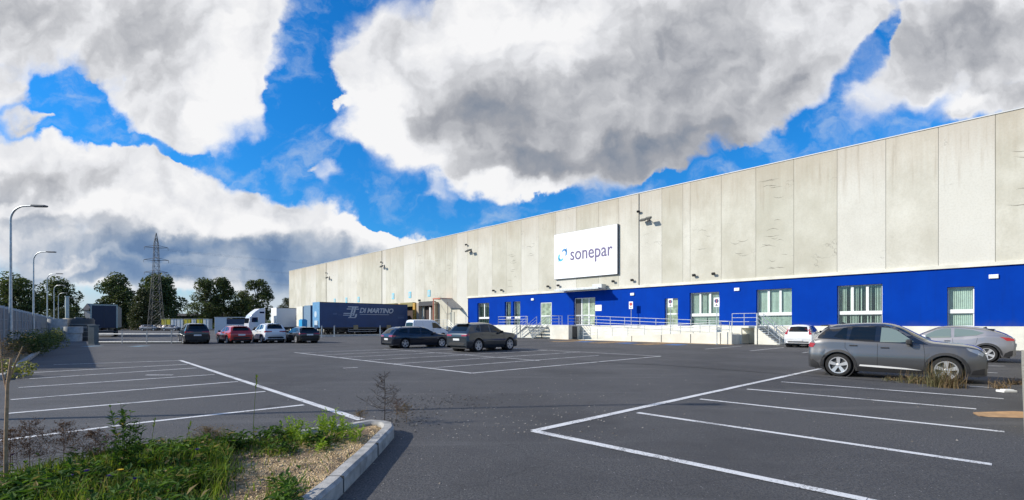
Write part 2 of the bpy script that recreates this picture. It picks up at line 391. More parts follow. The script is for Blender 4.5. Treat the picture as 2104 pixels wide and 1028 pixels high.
for q in [((1310, 848.5), (2038, 955)), ((1438, 820.5), (2064, 888)), ((1535, 800), (2006, 841)), ((1605, 785), (2062, 820)), ((1990, 794), (2040, 797)), ((1985, 764), (2050, 767)), ((2025, 752), (2065, 753))]:
    pl(*q)
A0 = loc(10.0, 28.4); A1 = loc(10.0, 12.4); B0 = loc(22.1, 28.4); B1 = loc(22.1, 12.4); C0 = loc(15.6, 28.4); C1 = loc(15.6, 13.4)
gline(A0, A1); gline(A1, B1); gline(B1, B0); gline(C0, C1+U*1.2, .1)
k = 12.4+2.55
while k < 28.6:
    gline(loc(10, k), loc(15.6, k), .1); gline(loc(15.6, k), loc(22.1, k) if k > 17 else loc(20.4, k), .1); k += 2.55
gline(loc(36.5, 14.0), loc(30.5, 14.0), .1); gline(loc(36.5, 11.2), loc(30.5, 11.2), .1); gline(loc(36.5, 8.4), loc(30.5, 8.4), .1)
pl((355, 771), (300, 771)); pl((705, 757), (735, 755.5), w=.1)
struct(lines.build('parking_markings', M_LINE))
lines = MB()
for q in (((1165, 741), (1380, 752), (1560, 765.5), (1700, 776), (1840, 786)), ((0, 0),)):
    if len(q) > 1: pl(*q, w=.07)
lines.v = [(x, y, z+.006) for x, y, z in lines.v]
struct(lines.build('asphalt_seam', mat('tar_seam', (.022, .021, .020), .8, var=.5, vscale=4)))
oc = mat('yellow_road_paint', (.50, .30, .11), .8, var=.45, vscale=3); bl = mat('blue_road_paint', (.05, .16, .42), .8, var=.4, vscale=5)
ymk = MB(); bmk = MB()
def gq(b, t0, t1, s0, s1, z=.004): b.add([loc(t0, s0, z), loc(t1, s0, z), loc(t1, s1, z), loc(t0, s1, z)], [(0, 1, 2, 3)])
for i, s0 in enumerate((17.6, 22.0, 26.4)):
    gq(bmk, 34.4, 36.2, s0+.3, s0+1.6); gq(ymk, 33.2, 38.2, s0+2.2, s0+2.45); gq(ymk, 33.2, 38.2, s0+3.3, s0+3.55)
    for j in range(5): gq(ymk, 33.3+j, 33.75+j, s0+2.46, s0+3.29)
gq(ymk, 38.21, 38.9, 15.5, 34, .006)
struct(ymk.build('yellow_bay_markings', oc)); struct(bmk.build('blue_bay_markings', bl))
bm_ = MB()
for px in (190, 287):
    g = G(px, 711.5); bm_.add([(g.x-.5, g.y-.5, .004), (g.x+.3, g.y-.5, .004), (g.x+.5, g.y+.5, .004), (g.x-.3, g.y+.5, .004)], [(0, 1, 2, 3)])
struct(bm_.build('pale_blue_markings', mat('pale_blue_paint', (.25, .42, .52), .8)))

# ---------------------------------------------------------------- the warehouse (local x = into the building, y = along the wall, z up)
wh = thing('warehouse', 'long pale concrete panel warehouse with a blue painted ground floor band', 'warehouse', loc(T, 0), RZ)
S0, S1, SB = -22.0, 125.8, 54.15; ZP, ZB, ZL, ZT = 1.47, 5.28, 5.52, 14.8
jx = [594,628,672,682,720,733,745,785,793,802,815,830,853,872,894,915,930,939,960,982,1011,1040,1071,1107,1142,1184,1230,1271,1313,1360,1403,1418,1482,1553,1631,1720,1820,1928,2045]
js = sorted(ws(x) for x in jx); js[-1] = S1
q = js[0]
while q > S0: q -= 2.75; js.insert(0, q)
js2 = [js[0]]
for a in js[1:]:                       # fill the wide gaps, drop the slivers
    g = a-js2[-1]
    if g > 4.2:
        k = round(g/2.7); b0 = js2[-1]; js2 += [b0+g*i/k for i in range(1, k)]
    if g > .5: js2.append(a)
js = js2
pan = MB(); tones = []
docks = [64.1, 69.75, 75.4, 81.0, 86.6, 92.2, 97.8]
DZ0, DZ1 = 1.15, 4.7
def wall_cells(b, y0, y1, z0, z1, x0, x1, holes):
    ys = sorted({y0, y1} | {h[k] for h in holes for k in (0, 1) if y0 < h[k] < y1}); zs = sorted({z0, z1} | {h[k] for h in holes for k in (2, 3) if z0 < h[k] < z1}); cnt = 0
    for i in range(len(ys)-1):
        for j in range(len(zs)-1):
            cy, cz = (ys[i]+ys[i+1])/2, (zs[j]+zs[j+1])/2
            if any(h[0] < cy < h[1] and h[2] < cz < h[3] for h in holes): continue
            o = len(b.v); Y0, Y1, Z0, Z1 = ys[i], ys[i+1], zs[j], zs[j+1]
            b.add([(x0, Y0, Z0), (x0, Y1, Z0), (x0, Y1, Z1), (x0, Y0, Z1)], [(0, 3, 2, 1)]); cnt += 1
    for h in holes:                    # reveals
        a, c, d, e = max(h[0], y0), min(h[1], y1), max(h[2], z0), min(h[3], z1)
        if a >= c or d >= e: continue
        fs = [[(x0, a, e), (x1, a, e), (x1, c, e), (x0, c, e)], [(x0, a, d), (x0, c, d), (x1, c, d), (x1, a, d)]]
        if a == h[0]: fs.append([(x0, a, d), (x1, a, d), (x1, a, e), (x0, a, e)])
        if c == h[1]: fs.append([(x0, c, d), (x0, c, e), (x1, c, e), (x1, c, d)])
        for f in fs: b.add(f, [(0, 1, 2, 3)]); cnt += 1
    return cnt
dh = [(d-1.45, d+1.45, DZ0, DZ1) for d in docks]
jw = .011
for i in range(len(js)-1):
    a, c = js[i]+jw, js[i+1]-jw; z0 = ZL if (a+c)/2 < SB else 0
    if a < SB < c: c = min(c, 1e9)
    n0 = len(pan.f)
    hs = [h for h in dh if h[1] > a and h[0] < c] if z0 == 0 else []
    wall_cells(pan, a, c, z0, ZT, 0, .25, hs)
    pan.add([(0, a, z0), (.05, a, z0), (.05, a, ZT), (0, a, ZT)], [(0, 1, 2, 3)]); pan.add([(0, c, z0), (.05, c, z0), (.05, c, ZT), (0, c, ZT)], [(3, 2, 1, 0)])
    tn = R.random()**1.3
    if abs((a+c)/2-2.4) < 1.4: tn = 1.0
    tones += [tn]*(len(pan.f)-n0)
pw = MB(); pw.v = pan.v; pw.f = pan.f; pw.fm = pan.fm
pw_o = pw.build('concrete_panels', M_PANEL, wh, open=True)
att = pw_o.data.attributes.new('tone', 'FLOAT', 'FACE'); att.data.foreach_set('value', tones)
b = MB(); b.box(.03, 45, S0, SB+.01, ZL, ZT-.1)
b.box(.03, .06, SB+.01, S1, 4.9, ZT-.1); b.box(.03, .06, SB+.01, 62.4, 0, 4.9); b.box(.3, 45, SB+.2, S1, 0, ZT-.1); b.box(.95, 45, S0, SB+.2, 0, ZL)
b.box(0.06, .4, S1-.02, S1+.0, 0, ZT-.1)
b.build('shell', M_JOINT, wh)
b = MB(); b.box(-.05, .5, S0, S1+.05, ZT, ZT+.065); b.box(.5, 45, S0, S1, ZT-.05, ZT+.02); b.build('roof_coping', mat('coping_metal', (.55, .56, .56), .5), wh)
WIN = [(49.6, 52.1, 2), (45.32, 46.5, 1), (43.6, 44.9, 1), (18.42, 21.18, 3), (12.61, 15.3, 3), (6.77, 9.52, 3), (2.02, 3.32, 1), (-4.2, -1.5, 3), (-9.8, -7.1, 3), (-15.5, -12.8, 3)]
holes = [(a, c, ZP, 4.5 if n_ != 1 or a > 40 else 4.05) for a, c, n_ in WIN]
D1 = (38.3, 40.1, ZP, 4.2); EN = (31.96, 34.95, ZP, 4.55); D2 = (22.34, 23.7, ZP, 4.07)
bb = MB(); wall_cells(bb, S0, SB, ZP, ZB, -.02, .38, holes+[D1, EN, D2]); bb.build('blue_band', M_BLUE, wh, open=True)
b = MB(); b.box(-.05, .0, S0, SB, 0, ZP-.0); b.build('plinth', M_CREAM, wh)
b = MB(); b.box(-.16, -.005, S0, SB+.16, ZB, ZL); b.box(-.10, -.003, SB, SB+.16, ZP, ZB); b.build('white_ledge', M_CREAM, wh, bevel=.01)
def blinds(p, y0, y1, z0, z1, gap, fr=.27, open_=0, seed=1):
    rr = random.Random(seed); b = MB(); y = y0+.02
    while y < y1-.08:
        a = rr.uniform(.2, .5)+open_*.75
        if rr.random() > open_*.35: b.box(-.05, .05, -.002, .002, z0, z1, Matrix.Translation((fr+.1, y+.05, 0)) @ Matrix.Rotation(pi/2-a, 4, 'Z'))
        y += .095
    return b.build('blind', M_BLIND, p)
for i, ((a, c, n_), h) in enumerate(zip(WIN, holes)):
    zt = h[3]; X = .25; zm = ZP+.98*(1 if n_ != 2 else 1)
    fr = MB(); w = .07
    for y in (a, c-w): fr.box(X-.03, X+.04, y, y+w, ZP, zt)
    fr.box(X-.03, X+.04, a+w, c-w, zt-w, zt); fr.box(X-.03, X+.04, a+w, c-w, ZP, ZP+.05)
    fr.box(X-.07, X+.045, a+.002, c-.002, zm-.13, zm+.13)
    for k in range(1, n_):
        y = a+(c-a)*k/n_; fr.box(X-.035, X+.042, y-.085, y+.085, zm+.13, zt-w)
    fo = fr.build('window', M_ALU, wh, bevel=.006); fo['label'] = 'white framed window set in the blue band'
    g = MB(); g.box(X+.005, X+.012, a+.03, c-.03, ZP+.02, zt-.02)
    g.build('pane', mat('clear_pane', (.8, .9, .86), .02, fn=clearfn), fo)
    blinds(fo, a, c, ZP+.02, zt-.05, 0, open_=[.9, .3, .3, .15, .0, .75, .1, 0, 0, 0][i], seed=i)
    rm = MB(); rm.box(X+.45, X+.47, a-.3, c+.3, ZP-.3, zt+.3); rm.build('room_shade', mat('dim_room' if i in (0, 5) else 'pale_room', (.03, .045, .04) if i in (0, 5) else (.30, .38, .33), .9), fo)
def door(y0, y1, z1, name, leaf, dark, flush):
    X = .24 if not flush else .06; fr = MB(); w = .09
    for y in (y0, y1-w): fr.box(X-.04, X+.04, y, y+w, ZP, z1)
    fr.box(X-.04, X+.04, y0+w, y1-w, z1-w, z1); fr.box(X-.03, X+.03, y0+w, y1-w, ZP+1.05, ZP+1.17); fr.box(X-.03, X+.03, y0+w, y1-w, ZP, ZP+.09)
    for k in range(1, leaf):
        y = y0+(y1-y0)*k/leaf; fr.box(X-.05, X+.035, y-.07, y+.07, ZP+.001, z1-w)
    fo = fr.build('door', M_ALU, wh, bevel=.006)
    g = MB(); g.box(X-.005, X+.005, y0+.05, y1-.05, ZP+.05, z1-.05); g.build('pane', M_PANE if dark else mat('pale_pane', (.30, .38, .27), .06, spec=.9, var=.5, vscale=2.2), fo)
    hd = MB(); hd.tube([(X-.09, y0+.2, ZP+.95), (X-.09, y0+.2, ZP+1.25)], .018); hd.build('handle', M_STEEL, fo)
door(*D1[:2], D1[3], 'door', 1, False, True); door(*EN[:2], EN[3], 'door', 3, False, False); door(*D2[:2], D2[3], 'door', 1, False, False)
b = MB(); b.box(.22, .4, EN[0]+2.1, EN[1]-.05, ZP+.02, EN[3]-.1); b.build('dark_vestibule', M_DARK, wh)
b = MB(); b.box(-1.75, -.17, 30.3, 36.3, 5.36, 5.46); b.box(-1.78, -1.751, 30.28, 36.32, 5.30, 5.52); b.box(-1.0, -.17, 30.4, 31.6, 5.47, 5.85); b.build('entrance_canopy', M_STEEL, wh, bevel=.01)
# drain pipes at some joints
for s_ in (ws(1313), ws(785), ws(672)+.4): b = MB(); b.tube([(-.05, s_, ZL+.05 if s_ < SB else 3), (-.05, s_, ZT-.05)], .028, 6); b.build('lightning_conductor', M_DARK, wh)
# dock doors behind the shelters
for d in docks: b = MB(); b.box(.27, .31, d-1.45, d+1.45, DZ0, DZ1); b.build('dock_door', mat('dock_inside', (.05, .032, .03), .8), wh)

def on_wall(t, s, z=0): return loc(T+t, s, z)
for i, d in enumerate(docks[:5]):
    col, lab = [('beige', 'open dock shelter with beige side pads and a brown opening'), ('yellow', 'yellow edged dock shelter where the dark blue trailer is backed in'), ('yellow', 'yellow topped dock shelter left of the trailer door, mostly hidden'), ('grey', 'grey dock shelter behind the row of trailers, nearest the corner'), ('grey', 'grey dock shelter behind the white trailer, further along the wall')][i]
    dk = thing('dock_shelter', lab, 'dock shelter', on_wall(0, d), RZ, 'dock shelters along the wall')
    pm = {'beige': mat('beige_pad', (.40, .34, .24), .8, var=.25), 'yellow': mat('yellow_pad', (.52, .30, .05), .7, var=.25), 'grey': mat('grey_pad', (.2, .2, .19), .7)}[col]
    P = .62
    for sg in (-1, 1):
        b = MB(); b.box(-P, -.02, sg*2.28-.32, sg*2.28+.32, .35, 5.0); b.build('side_pad', pm if sg < 0 or col != 'beige' else mat('beige_pad_worn', (.36, .31, .25), .8), dk, bevel=.04)
    b = MB(); b.box(-P-.002, -.02, -1.95, 1.95, 4.45, 5.15); b.build('head_curtain', mat('dark_pad', (.05, .05, .055), .7) if col != 'yellow' else mat('khaki_pad', (.22, .19, .07), .7), dk, bevel=.03)
    b = MB(); b.box(-.5, -.02, -1.2, 1.2, .85, 1.14); b.box(-.6, -.5, -1.1, -.85, .6, 1.1); b.box(-.6, -.5, .85, 1.1, .6, 1.1); b.build('dock_leveller', M_DARK, dk)
    if i == 0:
        b = MB(); b.box(-.3, -.1, -.9, -.6, 1.2, 4.2); b.build('guide_post', M_WHITE, dk)
        b = MB(); b.cbox((-.7, 1.6, 5.35), .3, .35, .3); b.build('dock_lamp', M_DARK, dk)
for px, py, w_ in ((882, 603, 1.0), (842.6, 606, 1.0), (808, 609, 1.0), (737, 615.7, .9), (712, 617, .9), (688, 619, .9)):
    s_ = ws(px); k = (px-CX)/F; Y = T/(V.x*k+V.y); z_ = CAM_H+(HY-py)*Y/F
    b = MB(); b.box(-.06, -.02, -.36, .36, -.5, .5); o = b.build('dock_sign', mat('sign_cyan', (.16, .55, .72), .5)); o.location = on_wall(0, s_, z_); o.rotation_euler = (0, 0, RZ)
    tag(o, {882: 'light blue dock sign above the beige open dock', 842.6: 'light blue dock sign above the yellow dock beside the beige one', 808: 'light blue dock sign above the half hidden yellow dock', 737: 'light blue dock sign above the dark blue trailer, nearest the yellow docks', 712: 'light blue dock sign above the middle of the dark blue trailer', 688: 'light blue dock sign furthest towards the far corner'}[px], 'dock sign', 'dock signs on the concrete wall')
    b = MB(); b.box(-.075, -.061, -.2, .2, -.34, .34); b.build('sign_face', mat('sign_grey', (.42, .50, .50), .6), o)

# the company board
sg = thing('company_sign', 'large white company board with blue emblem and purple lettering', 'sign', on_wall(-.25, 33.3, 6.85), RZ)
M_SIGN = mat('sign_white', (.80, .82, .86), .45)
b = MB(); b.box(-.03, .0, -4.35, 4.35, 0, 5.2); b.build('board', M_SIGN, sg)
b = MB(); b.box(.002, .22, -4.38, 4.38, -.03, 5.23); b.build('frame', mat('sign_back', (.10, .11, .12), .6), sg)
tx = text('sonepar', 2.06, (-.045, 1.98, 2.02), FACE_CAM, mat('sign_purple', (.105, .085, .20), .5), 'lettering', sg, offset=.012, space=1.0)
tx.scale = (.86, 1, 1)
em = MB(); em2 = MB()
def ep(p): return (-.036, 3.08-p[0], 2.72+p[1])
def ribbon(b, pts, ws_):
    L_ = []; R_ = []
    for i, p in enumerate(pts):
        a = Vector(pts[max(i-1, 0)]); c = Vector(pts[min(i+1, len(pts)-1)]); d = (c-a).normalized(); nn = Vector((-d.y, d.x))
        L_.append(Vector(p)+nn*ws_[i]/2); R_.append(Vector(p)-nn*ws_[i]/2)
    vs = [ep(p) for p in L_+R_]; m_ = len(pts); b.add(vs, [(i, i+1, m_+i+1, m_+i) for i in range(m_-1)])
ribbon(em, [(-.12, .34), (.05, .52), (.28, .60), (.5, .50), (.58, .25), (.52, .0), (.42, -.15)], [.05, .2, .26, .26, .26, .22, .03])
ribbon(em2, [(.12, -.34), (-.05, -.52), (-.28, -.60), (-.5, -.50), (-.58, -.25), (-.52, .0), (-.42, .15)], [.05, .2, .26, .26, .26, .22, .03])
em.add([ep(q_) for q_ in [(.30, .42), (.60, .80), (.66, .28)]], [(0, 1, 2)]); em2.add([ep(q_) for q_ in [(-.30, -.42), (-.60, -.80), (-.66, -.28)]], [(0, 1, 2)])
em.build('emblem', mat('emblem_blue', (.03, .22, .50), .5), sg, open=True); em2.build('emblem', mat('emblem_cyan', (.03, .42, .62), .5), sg, open=True)

# curved form marks left in some concrete panels
rm_ = random.Random(21); sc = MB()
for s_, z_, n_ in ((13.9, 12.4, 7), (13.9, 9.3, 6), (13.7, 7.2, 6), (16.6, 8.0, 4), (-.8, 12.6, 5), (-.9, 9.5, 4), (41.8, 10.6, 5), (44.9, 9.4, 6), (45.0, 7.4, 5), (19.5, 9.2, 3), (59, 9.5, 3), (66, 12, 3)):
    for k in range(n_):
        y0 = s_+rm_.uniform(-.8, .3); z0 = z_+rm_.uniform(-1.1, 1.1); L = rm_.uniform(.4, 1.3); q = rm_.uniform(-.18, .18); pts = []
        for j in range(9):
            t = j/8; pts.append((y0+L*t, z0+q*4*t*(1-t)+rm_.uniform(-.02, .02)+.06*t))
        vs = []
        for j, (y, z) in enumerate(pts):
            w_ = (.011+.014*rm_.random())*sin(pi*(j+.4)/8.8); vs += [(-.002, y, z-w_), (-.002, y, z+w_)]
        sc.add(vs, [(2*j, 2*j+1, 2*j+3, 2*j+2) for j in range(8)])
sc.build('crack_marks', mat('scratch_tone', (.20, .19, .155), .9, var=.3), wh, open=True)
# small fittings
def wall_z(px, py):
    k = (px-CX)/F; Y = T/(V.x*k+V.y); return ws(px), CAM_H+(HY-py)*Y/F
fl0 = None
names = {(1016, 597): 'left of the pair above the left blue corner', (1032.5, 596): 'right of the pair above the left blue corner', (1128, 588.5): 'just left of the big white board, lower edge', (1149, 586.5): 'under the left edge of the big white board',
 (1262, 578): 'under the right edge of the big white board', (1301, 575.5): 'first to the right of the big white board, low on the wall', (1428, 565.5): 'left of the pair above the leftmost three-pane window', (1468, 562.5): 'right of the pair above the leftmost three-pane window',
 (1314, 435): 'upper of two high on the wall right of the board', (960, 503): 'upper of two high on the wall left of the board', (785, 538.8): 'upper of two high on the wall near the yellow docks', (672, 561): 'upper of two high on the wall above the trailers'}
def floodlight():
    r = thing('floodlight', '', 'floodlight', (0, 0, 0), RZ, 'small floodlights on the concrete wall')
    b = MB(); b.box(-.28, .0, -.03, .03, -.03, .03); b.box(-.02, 0, -.1, .1, -.1, .1); b.build('bracket', M_DARK, r)
    b = MB(); Mx = Matrix.Translation((-.33, 0, -.03)) @ Matrix.Rotation(radians(-38), 4, 'Y')
    b.box(-.13, .1, -.2, .2, -.14, .14, Mx); b.build('lamp_housing', M_BLACK, r, bevel=.03)
    b = MB(); b.box(-.14, -.131, -.16, .16, -.11, .11, Mx); b.build('lens', M_GLASS, r); r.scale = (.72,)*3; return r
for (px, py), nm in names.items():
    s_, z_ = wall_z(px, py)
    if fl0 is None: fl0 = floodlight(); f_ = fl0
    else: f_ = dup(fl0, (0, 0, 0), RZ)
    f_.location = on_wall(0, s_, z_); f_['label'] = 'dark floodlight, '+nm
bf0 = None
for px, py, nm in ((1333, 452, 'right of the big white board'), (968, 516, 'left of the big white board'), (790, 548, 'near the yellow docks'), (677, 571, 'above the trailers')):
    s_, z_ = wall_z(px, py)
    if bf0 is None:
        bf0 = thing('twin_floodlight', '', 'floodlight', (0, 0, 0), RZ, 'twin floodlights high on the concrete wall')
        b = MB(); b.tube([(0, 0, .1), (-.35, 0, .1), (-.75, -.15, -.05)], .035); b.box(-.04, 0, -.16, .16, -.1, .3); b.build('arm', M_DARK, bf0)
        for q_ in ((-.45, .35), (-.75, -.4)):
            b = MB(); b.box(-.2, .16, -.3, .3, -.10, .10, Matrix.Translation((q_[0], q_[1], 0)) @ Matrix.Rotation(radians(-30), 4, 'Y')); b.build('lamp_housing', mat('grey_housing', (.12, .12, .11), .5), bf0, bevel=.03)
        f_ = bf0
    else: f_ = dup(bf0, (0, 0, 0), RZ)
    f_.location = on_wall(0, s_, z_); f_['label'] = 'twin floodlight on an arm high on the wall, '+nm
for px, py, nm in ((1095, 615.6, 'left of the single white door'), (1300, 605, 'right of the entrance canopy'), (1514.7, 595, 'between the two left three-pane windows'), (2041.8, 568.6, 'high right, past the last narrow window')):
    s_, z_ = wall_z(px, py)
    b = MB(); b.box(-.12, -.02, -.22, .22, -.13, .13); o = b.build('emergency_lamp', M_WHITE, bevel=.02); o.location = on_wall(0, s_, z_); o.rotation_euler = (0, 0, RZ)
    tag(o, 'white bulkhead lamp on the blue band, '+nm, 'wall lamp', 'white bulkhead lamps')
    b = MB(); b.box(-.135, -.121, -.18, .18, -.10, .10); b.build('diffuser', mat('diffuser', (.85, .9, .92), .3), o)
s_, z_ = wall_z(1230, 633)
b = MB(); b.box(-.05, -.02, -.42, .42, -.32, .32); o = b.build('plaque', M_SIGN, bevel=.005); o.location = on_wall(0, s_, z_); o.rotation_euler = (0, 0, RZ); tag(o, 'small white plaque on the blue wall right of the entrance', 'plaque')

# dock side door with stair and pitched canopy
ds = thing('dock_staircase', 'steel staircase with red edged pitched canopy beside the beige dock', 'staircase', on_wall(0, 57.3), RZ)
b = MB(); b.box(-2.2, -.02, -1.2, 2.4, 1.12, 1.2)
for y in (-1.1, 2.3):
    for x in (-2.1, -.3): b.box(x-.04, x+.04, y-.04, y+.04, 0, 1.12)
b.build('landing', M_STEEL, ds)
b = MB()
for i in range(6): b.box(-2.15, -1.05, -1.25-.27*(i+1), -1.25-.27*i, 1.1-.18*(i+1), 1.14-.18*(i+1))
b.build('steps', M_STEEL, ds)
b = MB()
for y in (-1.1, 0, 1.2, 2.3): b.tube([(-2.1, y, 1.2), (-2.1, y, 2.25)], .025, 6)
for z in (1.55, 1.9, 2.25): b.tube([(-2.1, -1.1, z), (-2.1, 2.3, z)], .02, 6); b.tube([(-2.1, -1.2, z), (-2.1, -2.9, z-1.1)], .02, 6)
b.tube([(-2.1, -2.9, 0), (-2.1, -2.9, 1.1)], .025, 6); b.build('railing', M_STEEL, ds)
b = MB()
for y in (-1.1, 2.3): b.tube([(-2.1, y, 2.2), (-2.1, y, 4.75)], .04, 6)
b.tube([(-2.1, 3.6, 0), (-2.1, 3.6, 4.6)], .03, 6); b.tube([(-2.1, 3.6, 4.55), (-.1, 3.6, 4.55)], .03, 6); b.tube([(-2.1, 2.3, 4.55), (-2.1, 3.6, 4.55)], .03, 6); b.build('post', mat('brown_steel', (.12, .08, .06), .6), ds)
b = MB(); b.prism([(-1.9, 3.9), (.6, 5.35), (.6, 5.27), (-1.9, 3.82)], 0, -2.2, -.05); b.build('canopy', mat('canopy_grey', (.30, .29, .27), .7, var=.2), ds)
b = MB(); b.box(-2.25, -.05, .6, 2.45, 5.25, 5.42); b.box(-2.2, -2.12, 2.3, 2.44, 1.2, 5.25); b.build('fascia', mat('faded_red', (.45, .14, .09), .7), ds)
b = MB(); b.box(-.06, -.025, .1, 1.2, 1.2, 3.4); b.build('door', mat('beige_door', (.42, .42, .36), .6), ds)

# landings, ramps and stairs in front of the blue band
def rail(b, p0, p1, n_=None, hs=(.35, .68, 1.02), r=.024):
    p0 = Vector(p0); p1 = Vector(p1); L = (p1-p0).length; n_ = n_ or max(1, round(L/1.6))
    for i in range(n_+1):
        p = p0.lerp(p1, i/n_); b.tube([p, p+Vector((0, 0, 1.03))], r*1.15, 6)
    for h in hs: b.tube([p0+Vector((0, 0, h)), p1+Vector((0, 0, h))], r, 6)
la = thing('entrance_landing', 'cream landing with steel railing before the white side door and entrance', 'landing', on_wall(0, 36), RZ)
b = MB(); b.box(-2.1, -.06, -1, 9.6, 0, ZP-.02); b.box(-4.0, -.06, -3.6, -1.001, 0, ZP-.022); b.build('platform', M_CREAM, la, bevel=.015)
b = MB(); b.box(-2.13, -.06, -1, 9.62, ZP-.018, ZP+.04); b.box(-4.03, -.06, -3.62, -1.001, ZP-.018, ZP+.038); b.build('slab_edge', M_WHITE, la)
b = MB(); b.box(-2.125, -2.101, 5.4, 5.5, 0, ZP-.02); b.box(-2.125, -2.101, 1.9, 2.0, 0, ZP-.02); b.box(-3.4, -2.6, -3.63, -3.601, .05, ZP-.1); b.build('panel_joint', M_DARK, la)
b = MB(); rail(b, (-2.05, 9.5, ZP+.04), (-2.05, 4.3, ZP+.04)); rail(b, (-2.05, 9.5, ZP+.04), (-.1, 9.5, ZP+.04), 1); b.build('railing', M_STEEL, la); b = MB(); rail(b, (-2.05, -.6, ZP+.04), (-2.05, 1.0, ZP+.04), 1); rail(b, (-3.95, -1.1, ZP+.04), (-2.1, -1.1, ZP+.04), 1); rail(b, (-3.95, -3.5, ZP+.04), (-.2, -3.5, ZP+.04)); b.build('railing', M_STEEL, la)
st = thing('entrance_stairs', 'flight of open steel steps with handrails down from the landing', 'stairs', on_wall(0, 36), RZ)
b = MB()
for i in range(8): b.box(-2.16-.3*(i+1), -2.15-.3*i, 1.1, 4.2, ZP-.17*(i+1)-.04, ZP-.17*(i+1)+.0)
b.build('steps', M_STEEL, st)
b = MB()
for y in (1.05, 2.65, 4.25): b.prism([(-2.15, ZP), (-4.65, .05), (-4.65, -.0), (-4.45, 0), (-2.15, ZP-.25)], 1, y-.025, y+.025)
b.build('stringer', M_STEEL, st)
b = MB()
for y in (1.05, 2.65, 4.25): rail(b, (-2.2, y, ZP), (-4.6, y, .02), 2)
b.build('handrail', M_STEEL, st)
rp = thing('access_ramp', 'cream zigzag wheelchair ramp with long steel railings by the entrance', 'ramp', on_wall(0, 24), RZ)
b = MB(); b.prism([(8.3, 0), (8.3, ZP-.03), (-7.5, .80), (-7.5, 0)], 0, -2.0, -.06); b.build('upper_run', M_CREAM, rp)
b = MB(); b.prism([(-7.501, 0), (-7.501, .78), (7.2, .02), (7.2, 0)], 0, -3.9, -2.3); b.box(-3.9, -.06, -8.3, -7.502, 0, .78); b.build('lower_run', M_CREAM, rp)
b = MB(); b.prism([(-7.5, 0), (-7.5, .98), (3.2, .42), (3.2, 0)], 0, -4.05, -3.901); b.box(-4.05, -3.901, -8.3, -7.501, 0, .98); b.build('outer_wall', M_CREAM, rp, bevel=.01)
for y in (-7.4, -4.9, -2.2, .8): b = MB(); b.box(-4.06, -4.051, y-.03, y+.03, .02, .4+.5*(3.2-y)/10.7); b.build('wall_joint', M_DARK, rp)
b = MB(); rail(b, (-2.0, 8.0, ZP), (-2.0, -7.3, .82), 9); rail(b, (-3.95, 6.5, .05), (-3.95, -7.4, .80), 8, hs=(.4, .7, .98)); rail(b, (-3.95, -7.4, .8), (-3.95, -8.25, .8), 1); b.build('railing', M_STEEL, rp)
rs = thing('side_stairs', 'short steel stairs with railing at the right end of the ramp', 'stairs', on_wall(0, 14.4), RZ)
b = MB(); b.box(-2.4, -.06, 0, 2.0, ZP-.16, ZP-.02); b.box(-2.38, -2.2, .02, .2, 0, ZP-.17); b.box(-2.38, -2.2, 1.2, 1.3, 0, ZP-.17); b.box(-.5, -.07, .1, 1.95, 0, ZP-.17); b.build('platform', M_CREAM, rs)
b = MB()
for i in range(8): b.box(-2.35, -1.0, -.2*(i+1)-.02, -.2*i-.01, ZP-.17*(i+1)-.05, ZP-.17*(i+1)+.0)
b.build('steps', M_STEEL, rs)
b = MB(); b.prism([(-.02, 0), (-.02, ZP-.22), (-1.6, .02), (-1.6, 0)], 0, -2.3, -1.05); b.build('side_wall', M_CREAM, rs)
b = MB(); rail(b, (-2.35, 0, ZP-.02), (-2.35, -1.65, .02), 2); rail(b, (-1.0, 0, ZP-.02), (-1.0, -1.65, .02), 2); rail(b, (-2.35, 1.95, ZP-.02), (-2.35, .05, ZP-.02), 2); b.build('handrail', M_STEEL, rs)

# parking signs
sp0 = None
for px, py, top, col, nm in ((1297, 699, 620, 'red', 'before the blank blue wall right of the entrance'), (1378, 704, 614, 'dark', 'in front of the narrow door in the blue band'), (1473, 708, 612, 'dark', 'overlapping the leftmost three-pane window')):
    p = G(px, py); H_ = CAM_H+(HY-top)*p.y/F
    sp = thing('parking_sign', 'white plate on pole '+nm, 'parking sign', p, RZ, 'white parking signs before the ramp')
    b = MB(); b.tube([(0, 0, 0), (0, 0, H_)], .035, 8); b.tube([(0, 0, 0), (0, 0, .06)], .09, 8); b.build('pole', M_STEEL, sp, smooth=40)
    b = MB(); b.box(-.065, -.045, -.23, .23, H_-.74, H_); b.build('plate', M_SIGN, sp, bevel=.01)
    b = MB(); b.lathe([(.0, -.0705), (.17, -.0705), (.17, -.0655), (0, -.0655)], 20, Matrix.Translation((0, 0, H_-.26)) @ Matrix.Rotation(pi/2, 4, 'Y') @ Matrix.Scale(1, 4))
    b.build('symbol', mat('symbol_red', (.42, .05, .05), .5) if col == 'red' else mat('symbol_blue', (.03, .06, .16), .5), sp)
    for v_ in sp.children[-1].data.vertices: pass
    b = MB(); b.box(-.072, -.0705, -.022, .022, H_-.42, H_-.10, ); b.build('symbol_bar', mat('symbol_bar', (.55, .1, .1), .5), sp)
    b = MB(); b.box(-.0665, -.0655, -.1, .1, H_-.66, H_-.6); b.box(-.0665, -.0655, -.05, .05, H_-.58, H_-.5); b.build('lower_symbol', M_DARK, sp)

